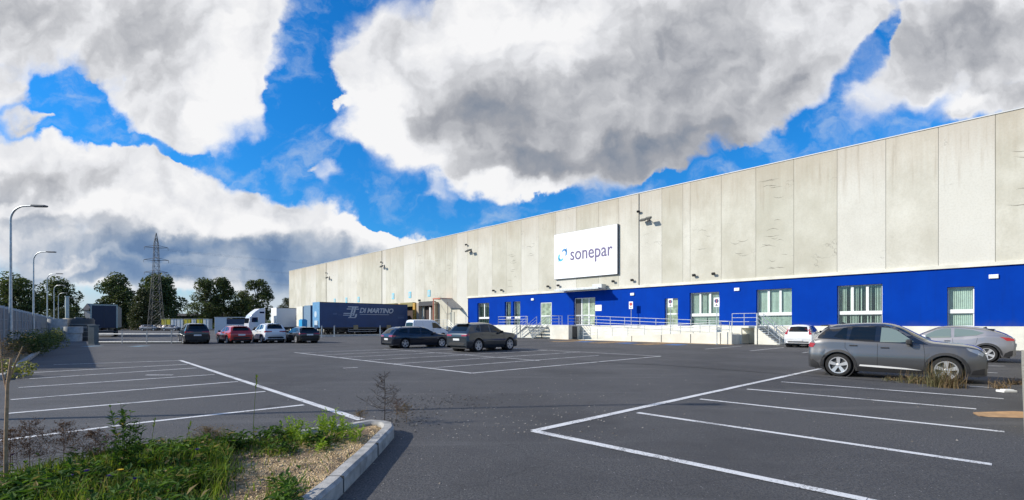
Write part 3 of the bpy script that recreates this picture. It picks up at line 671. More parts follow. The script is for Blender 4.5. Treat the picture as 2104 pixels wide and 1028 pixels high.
# ---------------------------------------------------------------- vehicles (local +x = forward, origin on the ground under the centre)
def interp(tab, x):
    if x <= tab[0][0]: return tab[0][1]
    for i in range(len(tab)-1):
        a, c = tab[i], tab[i+1]
        if x <= c[0]: return a[1]+(c[1]-a[1])*(x-a[0])/max(1e-9, c[0]-a[0])
    return tab[-1][1]
def catmull(P, per=6):
    P = [Vector(p) for p in P]; out = []; n = len(P)
    for i in range(n-1):
        a = P[max(i-1, 0)]; b = P[i]; c = P[i+1]; d = P[min(i+2, n-1)]
        L = (c-b).length; k = max(1, min(per*3, int(L/.05)))
        for j in range(k):
            t = j/k; t2 = t*t; t3 = t2*t
            out.append(.5*((2*b)+(c-a)*t+(2*a-5*b+4*c-d)*t2+(3*b-a-3*c+d)*t3))
    out.append(P[-1]); return out
def car_shell(sp):
    """loft: stations run from tail to nose; each keypoint = (x, top z, half width factor, bottom z)"""
    W2 = sp['W']/2; st = catmull([Vector(k) for k in sp['top']]); Hb = sp['belt']; xr, xf = sp['axles']; Ra = sp['R']+.055
    rings = []
    for q in st:
        x, zt, wf, zl = q; wb = W2*wf; belt = interp(Hb, x)
        zb = min(belt, zt-.035)
        for xa in (xr, xf):
            dx = abs(x-xa)
            if dx < Ra+.004: zl = max(zl, sp['R']+sqrt(max(0, Ra*Ra-dx*dx)))
        zl = min(zl, zb-.02)
        prof = [(.15, .90), (.24, .955), (.34, .98), (.5, .997), (.62, 1.0), (.74, .99), (.84, .965), (belt, .93), (belt+.1, .925)]
        ring = []
        for k in range(10):
            z = zl+(zb-zl)*k/9; f_ = interp(prof, z); 
            if sp.get('crease') and .60 < z < .70: f_ += .006
            ring.append((x, wb*f_, z))
        yb = ring[-1][1]; hc = max(0, zt-zb); crown = .035+.03*min(1, hc/.4)
        ze = max(zb+.004, zt-crown-.03*min(1, hc/.4)); tum = sp.get('tumble', .36)
        for k in range(1, 6):
            t = k/5; z = zb+(ze-zb)*t; ring.append((x, yb-.012*min(1, hc/.1)-tum*(z-zb)*(1+.10*t), z))
        ye = ring[-1][1]
        for t in (.975, .93, .85, .7, .45, .2, 0):
            ring.append((x, ye*t, ze+(zt-ze)*(1-t**3.2)))
        rings.append(ring)
    m_ = len(rings[0]); vs = []; fs = []
    for ring in rings: vs += ring+[(x, -y, z) for x, y, z in ring[-2::-1]]
    M_ = 2*m_-1
    for i in range(len(rings)-1):
        for j in range(M_-1): fs.append((i*M_+j, i*M_+j+1, (i+1)*M_+j+1, (i+1)*M_+j))
    fs.append(tuple(range(M_))); fs.append(tuple(range((len(rings)-1)*M_, len(rings)*M_))[::-1])
    return vs, fs
def patch(bvh, poly, axis, off, m, name, parent, side=1, step=.09, rim=True, smooth=True):
    """a panel with the given outline, laid on the body and standing `off` proud. axis 'y': outline (x,z); 'x': outline (y,z)"""
    pts = []; n = len(poly)
    for i in range(n):
        a = Vector(poly[i]); c = Vector(poly[(i+1) % n]); k = max(1, int((c-a).length/step))
        pts += [a.lerp(c, j/k) for j in range(k)]
    nb = len(pts); x0 = min(p[0] for p in pts); x1 = max(p[0] for p in pts); y0 = min(p[1] for p in pts); y1 = max(p[1] for p in pts)
    def inside(p):
        r = False; j = nb-1
        for i in range(nb):
            if (pts[i][1] > p[1]) != (pts[j][1] > p[1]) and p[0] < (pts[j][0]-pts[i][0])*(p[1]-pts[i][1])/(pts[j][1]-pts[i][1])+pts[i][0]: r = not r
            j = i
        return r
    g = []; x = x0+step/2
    while x < x1:
        y = y0+step/2
        while y < y1:
            p = Vector((x, y))
            if inside(p) and min((p-q).length for q in pts[:nb]) > step*.4: g.append(p)
            y += step
        x += step
    res = delaunay_2d_cdt(pts+g, [], [list(range(nb))], 1, 1e-5)
    V2, E2, F2 = res[0], res[1], res[2]; vs = []; ok = []
    for p in V2:
        if axis == 'y': o = Vector((p[0], side*3, p[1])); d = Vector((0, -side, 0))
        else: o = Vector((side*4, p[0], p[1])); d = Vector((-side, 0, 0))
        h = bvh.ray_cast(o, d)
        if h[0] is None or (axis == 'y' and h[0].y*side < .15): vs.append(Vector((p[0], side*.5, p[1])) if axis == 'y' else Vector((side*1.5, p[0], p[1]))); ok.append(False)
        else:
            nn = h[1] if h[1].dot(d) < 0 else -h[1]; nn = (nn-d*.5).normalized()
            vs.append(h[0]+nn*off); ok.append(True)
    b = MB(); fl = []
    for f in F2:
        if all(ok[i] for i in f) and max((vs[f[i]]-vs[f[i-1]]).length for i in range(len(f))) < step*3.5+.25:
            a, c, e = (vs[i] for i in f[:3]); nn = (c-a).cross(e-a)
            fl.append(tuple(f) if nn.dot(-d) > 0 else tuple(f)[::-1])
    b.add(vs, fl)
    if rim:                              # a thin edge back into the body
        ed = {}
        for f in fl:
            for i in range(len(f)): ed[(f[i], f[(i+1) % len(f)])] = 1
        o_ = len(b.v); bd = [e for e in ed if (e[1], e[0]) not in ed]; mp = {}
        for e in bd:
            for i in e:
                if i not in mp: mp[i] = len(b.v); b.v.append(tuple(vs[i]+d*(off+.006)))
        for a, c in bd: b.f.append((c, a, mp[a], mp[c])); b.fm.append(0)
    ob = b.build(name, m, parent, smooth=50 if smooth else 0, open=True); return ob
def seam(bvh, pts, name, parent, side, w=.009):
    b = MB()
    P = []
    for i in range(len(pts)-1):
        a = Vector(pts[i]); c = Vector(pts[i+1]); k = max(1, int((c-a).length/.06)); P += [a.lerp(c, j/k) for j in range(k)]
    P.append(Vector(pts[-1])); H = []
    for p in P:
        h = bvh.ray_cast(Vector((p[0], side*3, p[1])), Vector((0, -side, 0)))
        if h[0]: H.append((p, h[0]))
    vs = []
    for i, (p, h) in enumerate(H):
        a = H[max(i-1, 0)][0]; c = H[min(i+1, len(H)-1)][0]; t = (c-a).normalized()
        vs += [h+Vector((-t[1]*w/2, side*.0025, t[0]*w/2)), h+Vector((t[1]*w/2, side*.0025, -t[0]*w/2))]
    if len(H) > 1: b.add(vs, [(2*i, 2*i+2, 2*i+3, 2*i+1) for i in range(len(H)-1)]); b.build(name, M_SEAM, parent, open=True)
def wheel(parent, x, y, r, side, style=0):
    w = .21; P = Matrix.Translation((x, y, r)) @ Matrix.Rotation(-side*pi/2, 4, 'X')   # local +z -> outwards
    b = MB(); rr = r*.70
    b.lathe([(rr, -w/2), (r*.93, -w/2), (r*.99, -w*.38), (r, -w*.2), (r, w*.2), (r*.99, w*.38), (r*.93, w/2), (rr*1.04, w/2+.004), (rr, w/2-.01), (rr*.97, 0)], 36, P)
    t = b.build('wheel', M_RUBBER, parent, smooth=35)
    b = MB(); b.lathe([(rr*.98, -.06), (rr*.98, w/2-.012), (rr*1.03, w/2), (rr*1.03, w/2+.006), (rr*.93, w/2+.004), (rr*.9, w/2-.03), (rr*.9, -.06)], 36, P)
    n = 5 if style != 2 else 7
    for k in range(n):
        a = 2*pi*k/n+.3; Mk = P @ Matrix.Rotation(a, 4, 'Z')
        if style == 1:                   # forked spokes
            for sg in (-1, 1):
                b.add([Mk @ Vector(q) for q in [(.04, -.024+sg*.012, w/2-.012), (.04, .024+sg*.012, w/2-.012), (rr*.93, sg*.052+.024, w/2-.002), (rr*.93, sg*.052-.024, w/2-.002), (.04, -.024+sg*.012, w/2-.05), (.04, .024+sg*.012, w/2-.05), (rr*.93, sg*.062+.026, w/2-.04), (rr*.93, sg*.062-.026, w/2-.04)]],
                      [(0, 3, 2, 1), (4, 5, 6, 7), (0, 1, 5, 4), (1, 2, 6, 5), (2, 3, 7, 6), (3, 0, 4, 7)])
        else:
            b.add([Mk @ Vector(q) for q in [(.04, -.034, w/2-.012), (.04, .034, w/2-.012), (rr*.93, .054, w/2-.002), (rr*.93, -.054, w/2-.002), (.04, -.034, w/2-.05), (.04, .034, w/2-.05), (rr*.93, .05, w/2-.04), (rr*.93, -.05, w/2-.04)]],
                  [(0, 3, 2, 1), (4, 5, 6, 7), (0, 1, 5, 4), (1, 2, 6, 5), (2, 3, 7, 6), (3, 0, 4, 7)])
    b.lathe([(.045, w/2-.05), (.045, w/2-.012), (.03, w/2-.006), (0, w/2-.006)], 16, P)
    b.build('rim', M_RIM, t, smooth=30)
    b = MB(); b.lathe([(rr*.9, w/2-.075), (rr*.9, w/2-.07), (0, w/2-.07), (0, w/2-.075)], 24, P); b.lathe([(rr*.62, w/2-.069), (rr*.62, w/2-.055), (0, w/2-.055)], 24, P); b.build('brake_disc', M_DARK, t)
    return t
def car(name, label, cat, sp, pm, p=(0, 0, 0), rz=0, group='parked cars'):
    root = thing(name, label, cat, p, rz, group)
    vs, fs = car_shell(sp); b = MB(); b.add(vs, fs)
    body = b.build('body', pm, root, smooth=38); bvh = BVHTree.FromPolygons([Vector(v) for v in vs], fs)
    W2 = sp['W']/2; xr, xf = sp['axles']; r = sp['R']; L0 = sp['top'][0][0]; L1 = sp['top'][-1][0]
    b = MB(); b.box(L0+.15, L1-.15, -W2+.27, W2-.27, .19, .55)
    for xa in (xr, xf):
        for sd in (-1, 1):
            b.lathe([(r+.065, -.19), (r+.065, .17), (r+.045, .17), (r+.045, -.17), (0.01, -.17), (.01, -.19)], 28, Matrix.Translation((xa, sd*(W2-.235), r)) @ Matrix.Rotation(-sd*pi/2, 4, 'X'))
    # keep only the part of the liners above the road
    b.build('underbody', M_BLACK, root)
    for xa in (xr, xf):
        for sd in (-1, 1): wheel(root, xa, sd*(W2-.125), r, sd, sp.get('rim', 0))
    dark = mat('gloss_black_trim', (.008, .008, .01), .12, coat=1)
    for sd in (-1, 1):
        if sp.get('surround'): patch(bvh, sp['surround'], 'y', .003, dark, 'window_surround', root, sd)
        for i, w_ in enumerate(sp['windows']):
            patch(bvh, w_, 'y', .008 if not sp.get('surround') else .009, M_GLASSP if i in sp.get('pale', ()) else M_GLASS, 'side_window', root, sd)
        for q in sp['seams']: seam(bvh, q, 'door_gap', root, sd)
        if sp.get('cladding'):
            ra = r+.055
            for xa in (xr, xf):
                ring = [(xa+(ra+.075)*cos(a), max(.17, r+(ra+.075)*sin(a))) for a in [pi*k/16-.12 for k in range(17)]+[pi+.12]]
                inner = [(xa+(ra+.008)*cos(a), max(.17, r+(ra+.008)*sin(a))) for a in [pi*k/16-.12 for k in range(17)]+[pi+.12]][::-1]
                patch(bvh, ring+inner, 'y', .012, M_BLACK, 'wheel_arch_trim', root, sd, step=.06)
            patch(bvh, [(xr+ra+.07, .20), (xf-ra-.07, .20), (xf-ra-.07, .33), (xr+ra+.07, .33)], 'y', .012, M_BLACK, 'sill_trim', root, sd)
            patch(bvh, [(L0+.07, .26), (xr-ra-.09, .26), (xr-ra-.14, .40), (L0+.14, .50), (L0+.06, .52)], 'y', .011, M_BLACK, 'rear_corner_trim', root, sd, step=.07)
            patch(bvh, [(L1-.06, .28), (xf+ra+.09, .26), (xf+ra+.12, .36), (L1-.05, .44)], 'y', .011, M_BLACK, 'front_corner_trim', root, sd, step=.07)
        if sp.get('chrome_sill'): patch(bvh, sp['chrome_sill'], 'y', .022, mat('satin_strip', (.62, .62, .62), .35), 'chrome_strip', root, sd, step=.07)
        for hx, hz in sp['handles']:
            h = bvh.ray_cast(Vector((hx, sd*3, hz)), Vector((0, -sd, 0)))
            if h[0]:
                yy = h[0].y; b = MB(); b.box(hx-.10, hx+.10, min(yy, yy+sd*.03), max(yy, yy+sd*.03), hz-.016, hz+.016); b.build('door_handle', M_BLACK if not sp.get('body_handles') else pm, root, bevel=.008)
        mx, mz = sp['mirror']; h = bvh.ray_cast(Vector((mx, sd*3, mz)), Vector((0, -sd, 0)))
        yy = h[0].y if h[0] else sd*W2*.9
        b = MB(); y_a, y_b = sorted((yy+sd*.08, yy+sd*.27)); b.box(mx-.08, mx+.06, y_a, y_b, mz-.03, mz+.12)
        mo = b.build('mirror', sp.get('mirror_mat', pm), root, bevel=.035); b = MB(); y_a, y_b = sorted((yy-sd*.04, yy+sd*.12)); b.box(mx-.03, mx+.03, y_a, y_b, mz-.035, mz+.01); b.build('mirror_arm', M_BLACK, mo)
        for q in sp['tail']: patch(bvh, q, 'y', .012, M_RED, 'taillight', root, sd, step=.05)
        for q in sp['tail_rear']: patch(bvh, [(sd*y, z) for y, z in q], 'x', .014, M_RED, 'taillight', root, -1, step=.05)
        for q in sp['head']: patch(bvh, q, 'y', .010, M_CLEAR, 'headlight', root, sd, step=.05)
        if sp.get('rails'):
            xa, xb = sp['rails']; pts = []
            for k in range(9):
                x = xa+(xb-xa)*k/8; h = bvh.ray_cast(Vector((x, sd*(W2*.66), 3)), Vector((0, 0, -1)))
                if h[0]: pts.append(h[0]+Vector((0, 0, .045 if 0 < k < 8 else .0)))
            if len(pts) > 2: MB().tube(pts, .016, 6).build('roof_rail', M_CHROME if sp.get('rail_chrome') else dark, root, smooth=50)
    ws_ = sp['windscreen']; patch(bvh, ws_+[(-y, z) for y, z in ws_[::-1]], 'x', .006, M_GLASS, 'windshield', root, 1)
    rw = sp['rear_window']; patch(bvh, rw+[(-y, z) for y, z in rw[::-1]], 'x', .007, M_GLASS, 'rear_window', root, -1)
    lo = sp.get('bumper', [(.60, .40), (.66, .50), (.5, .56)]); patch(bvh, lo+[(-y, z) for y, z in lo[::-1]], 'x', .012, M_BLACK, 'rear_bumper_trim', root, -1)
    gr = sp.get('grille', [(.5, .42), (.55, .62), (.4, .68)]); patch(bvh, gr+[(-y, z) for y, z in gr[::-1]], 'x', .012, M_BLACK, 'grille', root, 1)
    z = sp.get('plate', .72); patch(bvh, [(-.26, z-.06), (.26, z-.06), (.26, z+.06), (-.26, z+.06)], 'x', .03, M_PLATE, 'number_plate', root, -1, smooth=False)
    seam_t = sp.get('tailgate')
    if seam_t:
        patch(bvh, [(seam_t[0], seam_t[1]), (seam_t[0], seam_t[1]+.012), (-seam_t[0], seam_t[1]+.012), (-seam_t[0], seam_t[1])], 'x', .004, M_SEAM, 'tailgate_gap', root, -1, rim=False)
    if sp.get('spoiler'):
        x, z, w_ = sp['spoiler']; b = MB(); b.prism([(x+.22, z-.03), (x+.20, z+.012), (x, z+.0), (x-.01, z-.03)], 1, -w_, w_); b.build('spoiler', pm if not sp.get('black_spoiler') else dark, root, bevel=.01, smooth=40)
    b = MB(); xa_ = sp.get('antenna', -1.2); h = bvh.ray_cast(Vector((xa_, 0, 3)), Vector((0, 0, -1)))
    if h[0]: b.prism([(xa_-.12, h[0].z-.01), (xa_+.08, h[0].z-.01), (xa_-.08, h[0].z+.06)], 1, -.015, .015); b.build('antenna', dark, root)
    return root
# keypoints: (x, top z, width factor, bottom z)
SUV = dict(W=1.77, R=.335, axles=(-1.30, 1.305), belt=[(-2.2, 1.02), (-1.0, .995), (.9, .94), (2.2, .86)], rim=0, cladding=True, crease=True,
    top=[(-2.16, .60, .80, .36), (-2.165, .78, .86, .30), (-2.13, .95, .92, .26), (-2.04, 1.06, .955, .24), (-1.92, 1.20, .97, .22), (-1.78, 1.37, .985, .21), (-1.68, 1.455, .99, .20), (-1.5, 1.495, .995, .2), (-.9, 1.535, 1, .2), (-.3, 1.545, 1, .2), (.05, 1.50, 1, .2), (.30, 1.40, 1, .2), (.62, 1.22, 1, .2), (.92, 1.07, 1, .2), (1.2, 1.03, .995, .2), (1.6, .995, .985, .2), (1.9, .945, .95, .21), (2.05, .86, .91, .22), (2.13, .72, .87, .24), (2.15, .52, .82, .28)],
    surround=[(.92, .965), (.72, 1.075), (.22, 1.38), (-.1, 1.445), (-.6, 1.465), (-1.45, 1.42), (-1.62, 1.385), (-1.88, 1.16), (-1.90, 1.08), (-1.3, 1.055), (-.55, 1.01), (.3, .985)],
    windows=[[(.58, 1.04), (.18, 1.33), (-.02, 1.40), (-.20, 1.41), (-.22, 1.01), (.25, 1.01)], [(-.34, 1.42), (-.95, 1.41), (-1.02, 1.06), (-.36, 1.03)], [(-1.08, 1.395), (-1.2, 1.39), (-1.44, 1.14), (-1.10, 1.07)]], pale=(0,),
    seams=[[(.80, 1.0), (.84, .7), (.82, .24)], [(-.28, .99), (-.28, .24)], [(-1.12, 1.03), (-1.12, .84), (-.98, .66), (-.86, .42), (-.84, .24)]], handles=[(-.42+.32, .86), (-1.0+.1, .90)], mirror=(.50, .99), mirror_mat=M_BLACK,
    tail=[[(-2.16, .82), (-2.02, .82), (-1.95, .93), (-2.10, .96)]], tail_rear=[[(.30, .86), (.80, .84), (.80, .95), (.30, .93)]], head=[[(2.06, .70), (1.78, .83), (1.72, .90), (1.95, .86), (2.08, .77)]],
    windscreen=[(.0, 1.09), (.70, 1.08), (.60, 1.42), (.0, 1.47)], rear_window=[(.0, 1.10), (.62, 1.10), (.54, 1.38), (.0, 1.40)], tailgate=(.70, .62), rails=(-1.55, .05), spoiler=(-1.86, 1.475, .52), black_spoiler=True, rail_chrome=True,
    chrome_sill=[(-.74, .335), (-.72, .375), (-.2, .365), (.4, .335), (.78, .295), (.4, .30), (-.2, .315)])
def variant(base, **kw):
    d = dict(base); d.update(kw); return d
def xform(sp, sx, sz, **kw):
    """stretch a car's proportions: lengths by sx, heights above the sills by sz"""
    f = lambda L: [(x*sx, z*sz) for x, z in L]; d = dict(sp)
    d['top'] = [(x*sx, z*sz, w, b) for x, z, w, b in sp['top']]; d['belt'] = f(sp['belt']); d['axles'] = tuple(a*sx for a in sp['axles'])
    for k in ('surround', 'chrome_sill'):
        if sp.get(k): d[k] = f(sp[k])
    for k in ('windows', 'seams', 'tail', 'head'): d[k] = [f(q) for q in sp[k]]
    d['handles'] = f(sp['handles']); d['mirror'] = (sp['mirror'][0]*sx, sp['mirror'][1]*sz)
    d['windscreen'] = [(y, z*sz) for y, z in sp['windscreen']]; d['rear_window'] = [(y, z*sz) for y, z in sp['rear_window']]; d['tail_rear'] = [[(y, z*sz) for y, z in q] for q in sp['tail_rear']]
    if sp.get('rails'): d['rails'] = tuple(a*sx for a in sp['rails'])
    if sp.get('spoiler'): d['spoiler'] = (sp['spoiler'][0]*sx, sp['spoiler'][1]*sz, sp['spoiler'][2])
    d.update(kw); return d
COUPE = dict(W=1.80, R=.345, axles=(-1.32, 1.32), belt=[(-2.2, 1.12), (-1.3, 1.08), (-.6, 1.0), (.9, .95), (2.2, .86)], rim=0, cladding=True,
    top=[(-2.15, .55, .78, .38), (-2.17, .80, .84, .32), (-2.12, 1.00, .90, .28), (-2.0, 1.12, .94, .25), (-1.8, 1.24, .97, .22), (-1.45, 1.385, .99, .2), (-1.0, 1.48, 1, .2), (-.4, 1.545, 1, .2), (.0, 1.54, 1, .2), (.3, 1.47, 1, .2), (.7, 1.27, 1, .2), (1.05, 1.08, 1, .2), (1.4, 1.02, .99, .2), (1.75, .96, .97, .2), (2.0, .86, .92, .22), (2.13, .72, .86, .25), (2.16, .52, .80, .28)],
    windows=[[(.80, 1.03), (.35, 1.33), (.05, 1.42), (-.18, 1.43), (-.20, 1.03), (.3, 1.0)], [(-.30, 1.43), (-.85, 1.37), (-1.25, 1.24), (-1.0, 1.13), (-.30, 1.05)]], pale=(0, 1),
    seams=[[(.9, 1.0), (.92, .7), (.88, .24)], [(-.25, 1.0), (-.28, .24)], [(-1.05, 1.08), (-1.0, .8), (-.86, .5), (-.82, .24)]], handles=[(-.08, .88)], mirror=(.70, 1.0), mirror_mat=M_WHITE,
    tail=[[(-2.15, .90), (-1.80, 1.02), (-1.70, 1.08), (-1.98, 1.05), (-2.12, .99)]], tail_rear=[[(.45, .90), (.82, .92), (.82, 1.02), (.50, .98)]], head=[[(2.08, .72), (1.70, .84), (1.66, .92), (1.98, .84)]],
    windscreen=[(.0, 1.11), (.70, 1.10), (.58, 1.45), (.0, 1.50)], rear_window=[(.0, 1.16), (.55, 1.16), (.50, 1.40), (.0, 1.43)], spoiler=(-1.55, 1.40, .5), black_spoiler=True, bumper=[(.62, .42), (.66, .60), (.5, .66)])
WAGON = dict(W=1.83, R=.33, axles=(-1.40, 1.42), belt=[(-2.4, .96), (-1.0, .93), (.9, .90), (2.3, .80)], rim=0, body_handles=True,
    top=[(-2.30, .50, .82, .32), (-2.33, .72, .88, .27), (-2.30, .90, .93, .24), (-2.22, 1.02, .96, .22), (-2.05, 1.20, .97, .2), (-1.9, 1.345, .985, .2), (-1.5, 1.42, 1, .2), (-.7, 1.46, 1, .2), (-.1, 1.46, 1, .2), (.3, 1.39, 1, .2), (.75, 1.17, 1, .2), (1.15, .98, 1, .2), (1.6, .93, .98, .2), (2.0, .86, .94, .2), (2.22, .74, .88, .22), (2.28, .58, .82, .26), (2.28, .45, .80, .28)],
    windows=[[(.90, .96), (.35, 1.30), (.05, 1.36), (-.12, 1.36), (-.14, .95)], [(-.22, 1.36), (-.95, 1.35), (-1.05, 1.0), (-.24, .96)], [(-1.15, 1.34), (-1.62, 1.29), (-1.85, 1.08), (-1.20, 1.01)]],
    seams=[[(.95, .92), (.95, .24)], [(-.19, .92), (-.19, .24)], [(-1.12, .95), (-1.0, .6), (-.92, .24)]], handles=[(-.05, .83), (-.95, .85)], mirror=(.75, .95),
    tail=[[(-2.31, .76), (-2.12, .78), (-2.05, .88), (-2.27, .90)]], tail_rear=[[(.38, .78), (.84, .78), (.84, .88), (.38, .88)]], head=[[(2.2, .60), (1.9, .72), (1.85, .78), (2.12, .74)]],
    windscreen=[(.0, 1.02), (.72, 1.00), (.58, 1.36), (.0, 1.41)], rear_window=[(.0, 1.0), (.62, 1.0), (.55, 1.30), (.0, 1.33)], rails=(-1.75, .0), rail_chrome=True, plate=.62, tailgate=(.72, .5), bumper=[(.64, .36), (.68, .44), (.56, .46)])
HATCH = dict(W=1.66, R=.29, axles=(-1.17, 1.29), belt=[(-2.0, .93), (.9, .90), (2, .80)], rim=2,
    top=[(-1.88, .45, .88, .30), (-1.92, .60, .93, .27), (-1.88, .86, .96, .24), (-1.84, .98, .97, .22), (-1.72, 1.20, .975, .2), (-1.58, 1.41, .985, .2), (-1.35, 1.46, 1, .2), (-.6, 1.48, 1, .2), (.1, 1.46, 1, .2), (.45, 1.36, 1, .2), (.85, 1.13, 1, .2), (1.15, .98, 1, .2), (1.5, .93, .98, .2), (1.75, .84, .95, .2), (1.88, .68, .9, .22), (1.90, .5, .85, .26)],
    windows=[[(.95, .97), (.45, 1.29), (.2, 1.38), (-.1, 1.39), (-.12, .96)], [(-.22, 1.39), (-.95, 1.37), (-1.05, .98), (-.22, .96)], [(-1.15, 1.34), (-1.35, 1.30), (-1.40, 1.02), (-1.18, 1.0)]],
    seams=[[(.95, .9), (.95, .24)], [(-.17, .92), (-.17, .24)], [(-1.1, .95), (-.95, .6), (-.85, .24)]], handles=[(-.03, .84), (-.9, .85)], mirror=(.78, .95), mirror_mat=M_BLACK,
    tail=[[(-1.86, .88), (-1.74, .88), (-1.60, 1.30), (-1.66, 1.32)]], tail_rear=[[(.68, .84), (.78, .84), (.70, 1.28), (.62, 1.28)]], head=[[(1.84, .58), (1.6, .68), (1.6, .78), (1.80, .74)]],
    windscreen=[(.0, 1.02), (.66, 1.0), (.52, 1.36), (.0, 1.41)], rear_window=[(.0, 1.0), (.58, 1.0), (.50, 1.32), (.0, 1.35)], plate=.50, bumper=[(.60, .34), (.66, .42), (.55, .43)], pale=())
BIG = xform(SUV, 1.04, 1.11, W=1.93, R=.38, surround=None, rim=1, chrome_sill=None, rails=None, rail_chrome=False, axles=(-1.37, 1.39), cladding=False, body_handles=True, black_spoiler=False, pale=(), tail_rear=[[(.42, .92), (.86, .92), (.86, 1.02), (.42, 1.0)]])
MIDSUV = xform(SUV, .98, 1.10, W=1.83, surround=None, chrome_sill=None, pale=(), rail_chrome=False, rim=0)
LOWSUV = xform(SUV, 1.0, .97, W=1.80, surround=None, chrome_sill=None, pale=(), rails=None, rim=0, black_spoiler=False)
VAN = dict(W=1.82, R=.32, axles=(-1.28, 1.42), belt=[(-2.3, 1.12), (2.3, 1.0)], rim=2, tumble=.16,
    top=[(-2.18, .6, .95, .3), (-2.20, .9, .97, .27), (-2.18, 1.2, .98, .24), (-2.14, 1.7, .99, .22), (-2.08, 1.98, .99, .2), (-1.95, 2.06, 1, .2), (-1.0, 2.09, 1, .2), (.2, 2.08, 1, .2), (.6, 2.0, 1, .2), (.9, 1.75, 1, .2), (1.25, 1.38, 1, .2), (1.5, 1.22, 1, .2), (1.85, 1.12, .98, .2), (2.1, .98, .93, .21), (2.2, .78, .88, .24), (2.2, .5, .85, .28)],
    windows=[[(1.2, 1.22), (.85, 1.60), (.6, 1.74), (.15, 1.76), (.15, 1.17)]], seams=[[(1.15, 1.15), (1.12, .24)], [(.05, 1.9), (.05, .24)], [(-1.0, 1.9), (-1.0, .24)]], handles=[(.2, 1.0)], mirror=(1.0, 1.2), mirror_mat=M_BLACK,
    tail=[[(-2.18, .95), (-2.10, .95), (-2.08, 1.35), (-2.15, 1.35)]], tail_rear=[[(.80, .95), (.88, .95), (.86, 1.35), (.80, 1.35)]], head=[[(2.15, .78), (1.85, .9), (1.8, 1.02), (2.08, .98)]],
    windscreen=[(.0, 1.32), (.76, 1.30), (.68, 1.80), (.0, 1.88)], rear_window=[(.06, 1.3), (.70, 1.3), (.66, 1.75), (.06, 1.78)], plate=.8, pale=(), bumper=[(.7, .34), (.76, .48), (.6, .50)])

P_GREY = paint('grey_metallic', (.105, .105, .11), .7, .32); P_SILV = paint('silver_metallic', (.27, .265, .28), .75, .34)
P_SLATE = paint('slate', (.020, .030, .042), .4, .28); P_NAVY = paint('navy', (.016, .020, .034), .5, .3); P_CHAR = paint('charcoal', (.010, .011, .017), .3, .3)
P_RED = paint('red', (.42, .020, .016)); P_WHT = paint('white', (.72, .73, .74)); P_BLK = paint('black', (.003, .003, .0035)); P_BLUEW = paint('van_white', (.66, .70, .76))
def face(az): return pi/2-radians(az)
CSUV = xform(SUV, .955, 1.075, R=.35)
car('compact_suv', 'grey compact SUV with chrome door strip and weeds at its front wheel, largest car', 'car', CSUV, P_GREY, (11.58, 14.72, 0), face(134))
car('coupe_suv', 'silver coupe-roofed SUV parked by the right boundary wall behind the grey compact SUV', 'car', COUPE, P_SILV, (19.75, 21.97, 0), face(-43.6))
car('hatchback', 'old white hatchback seen from behind before the blue band, left of the grey SUV', 'car', xform(HATCH, 1, 1.08, W=1.74, tail_rear=[[(.64, .90), (.80, .90), (.72, 1.30), (.62, 1.30)]]), P_WHT, (20.85, 34.6, 0), face(41))
car('luxury_suv', 'dark slate SUV parked in the middle bays, right of the navy estate car', 'car', BIG, P_SLATE, (-1.75, 29.75, 0), face(41))
car('estate_car', 'dark navy estate car with silver roof rails in the middle bays', 'car', WAGON, P_NAVY, (-6.55, 33.55, 0), face(50))
car('parked_suv', 'dark charcoal SUV, leftmost of the row of four with their tails towards the camera', 'car', MIDSUV, P_CHAR, tuple(at(409, 39.0)+U*2.1), face(-41))
car('red_hatchback', 'red car in the row of four between the charcoal SUV and the white SUV', 'car', LOWSUV, P_RED, tuple(at(495, 39.9)+U*2.1), face(-45))
car('white_suv', 'white SUV in the row of four between the red car and the black car', 'car', MIDSUV, P_WHT, tuple(at(567, 41.0)+U*2.1), face(-43))
car('black_hatchback', 'low black car, rightmost of the row of four', 'car', xform(LOWSUV, 1.0, .93, W=1.80, cladding=False), P_BLK, tuple(at(638, 40.8)+U*2.1), face(-42))
vn = car('delivery_van', 'small white panel van parked behind the navy estate car', 'van', VAN, P_BLUEW, (-9.0, 51.3, 0), face(47), group=None)
fc = car('parked_car', 'distant silver car, rightmost of the cars standing on the far lot', 'car', xform(HATCH, 1.05, .98), P_SILV, tuple(at(352, 118)), face(95), 'cars far away on the lot')
for px, Y, az, lb in ((330, 120, 98, 'distant silver car standing second from the right on the far lot'), (308, 118, 88, 'distant silver car standing third from the right on the far lot'), (296, 128, 100, 'distant silver car, leftmost of the cars on the far lot')):
    dup(fc, at(px, Y), face(az), lb)

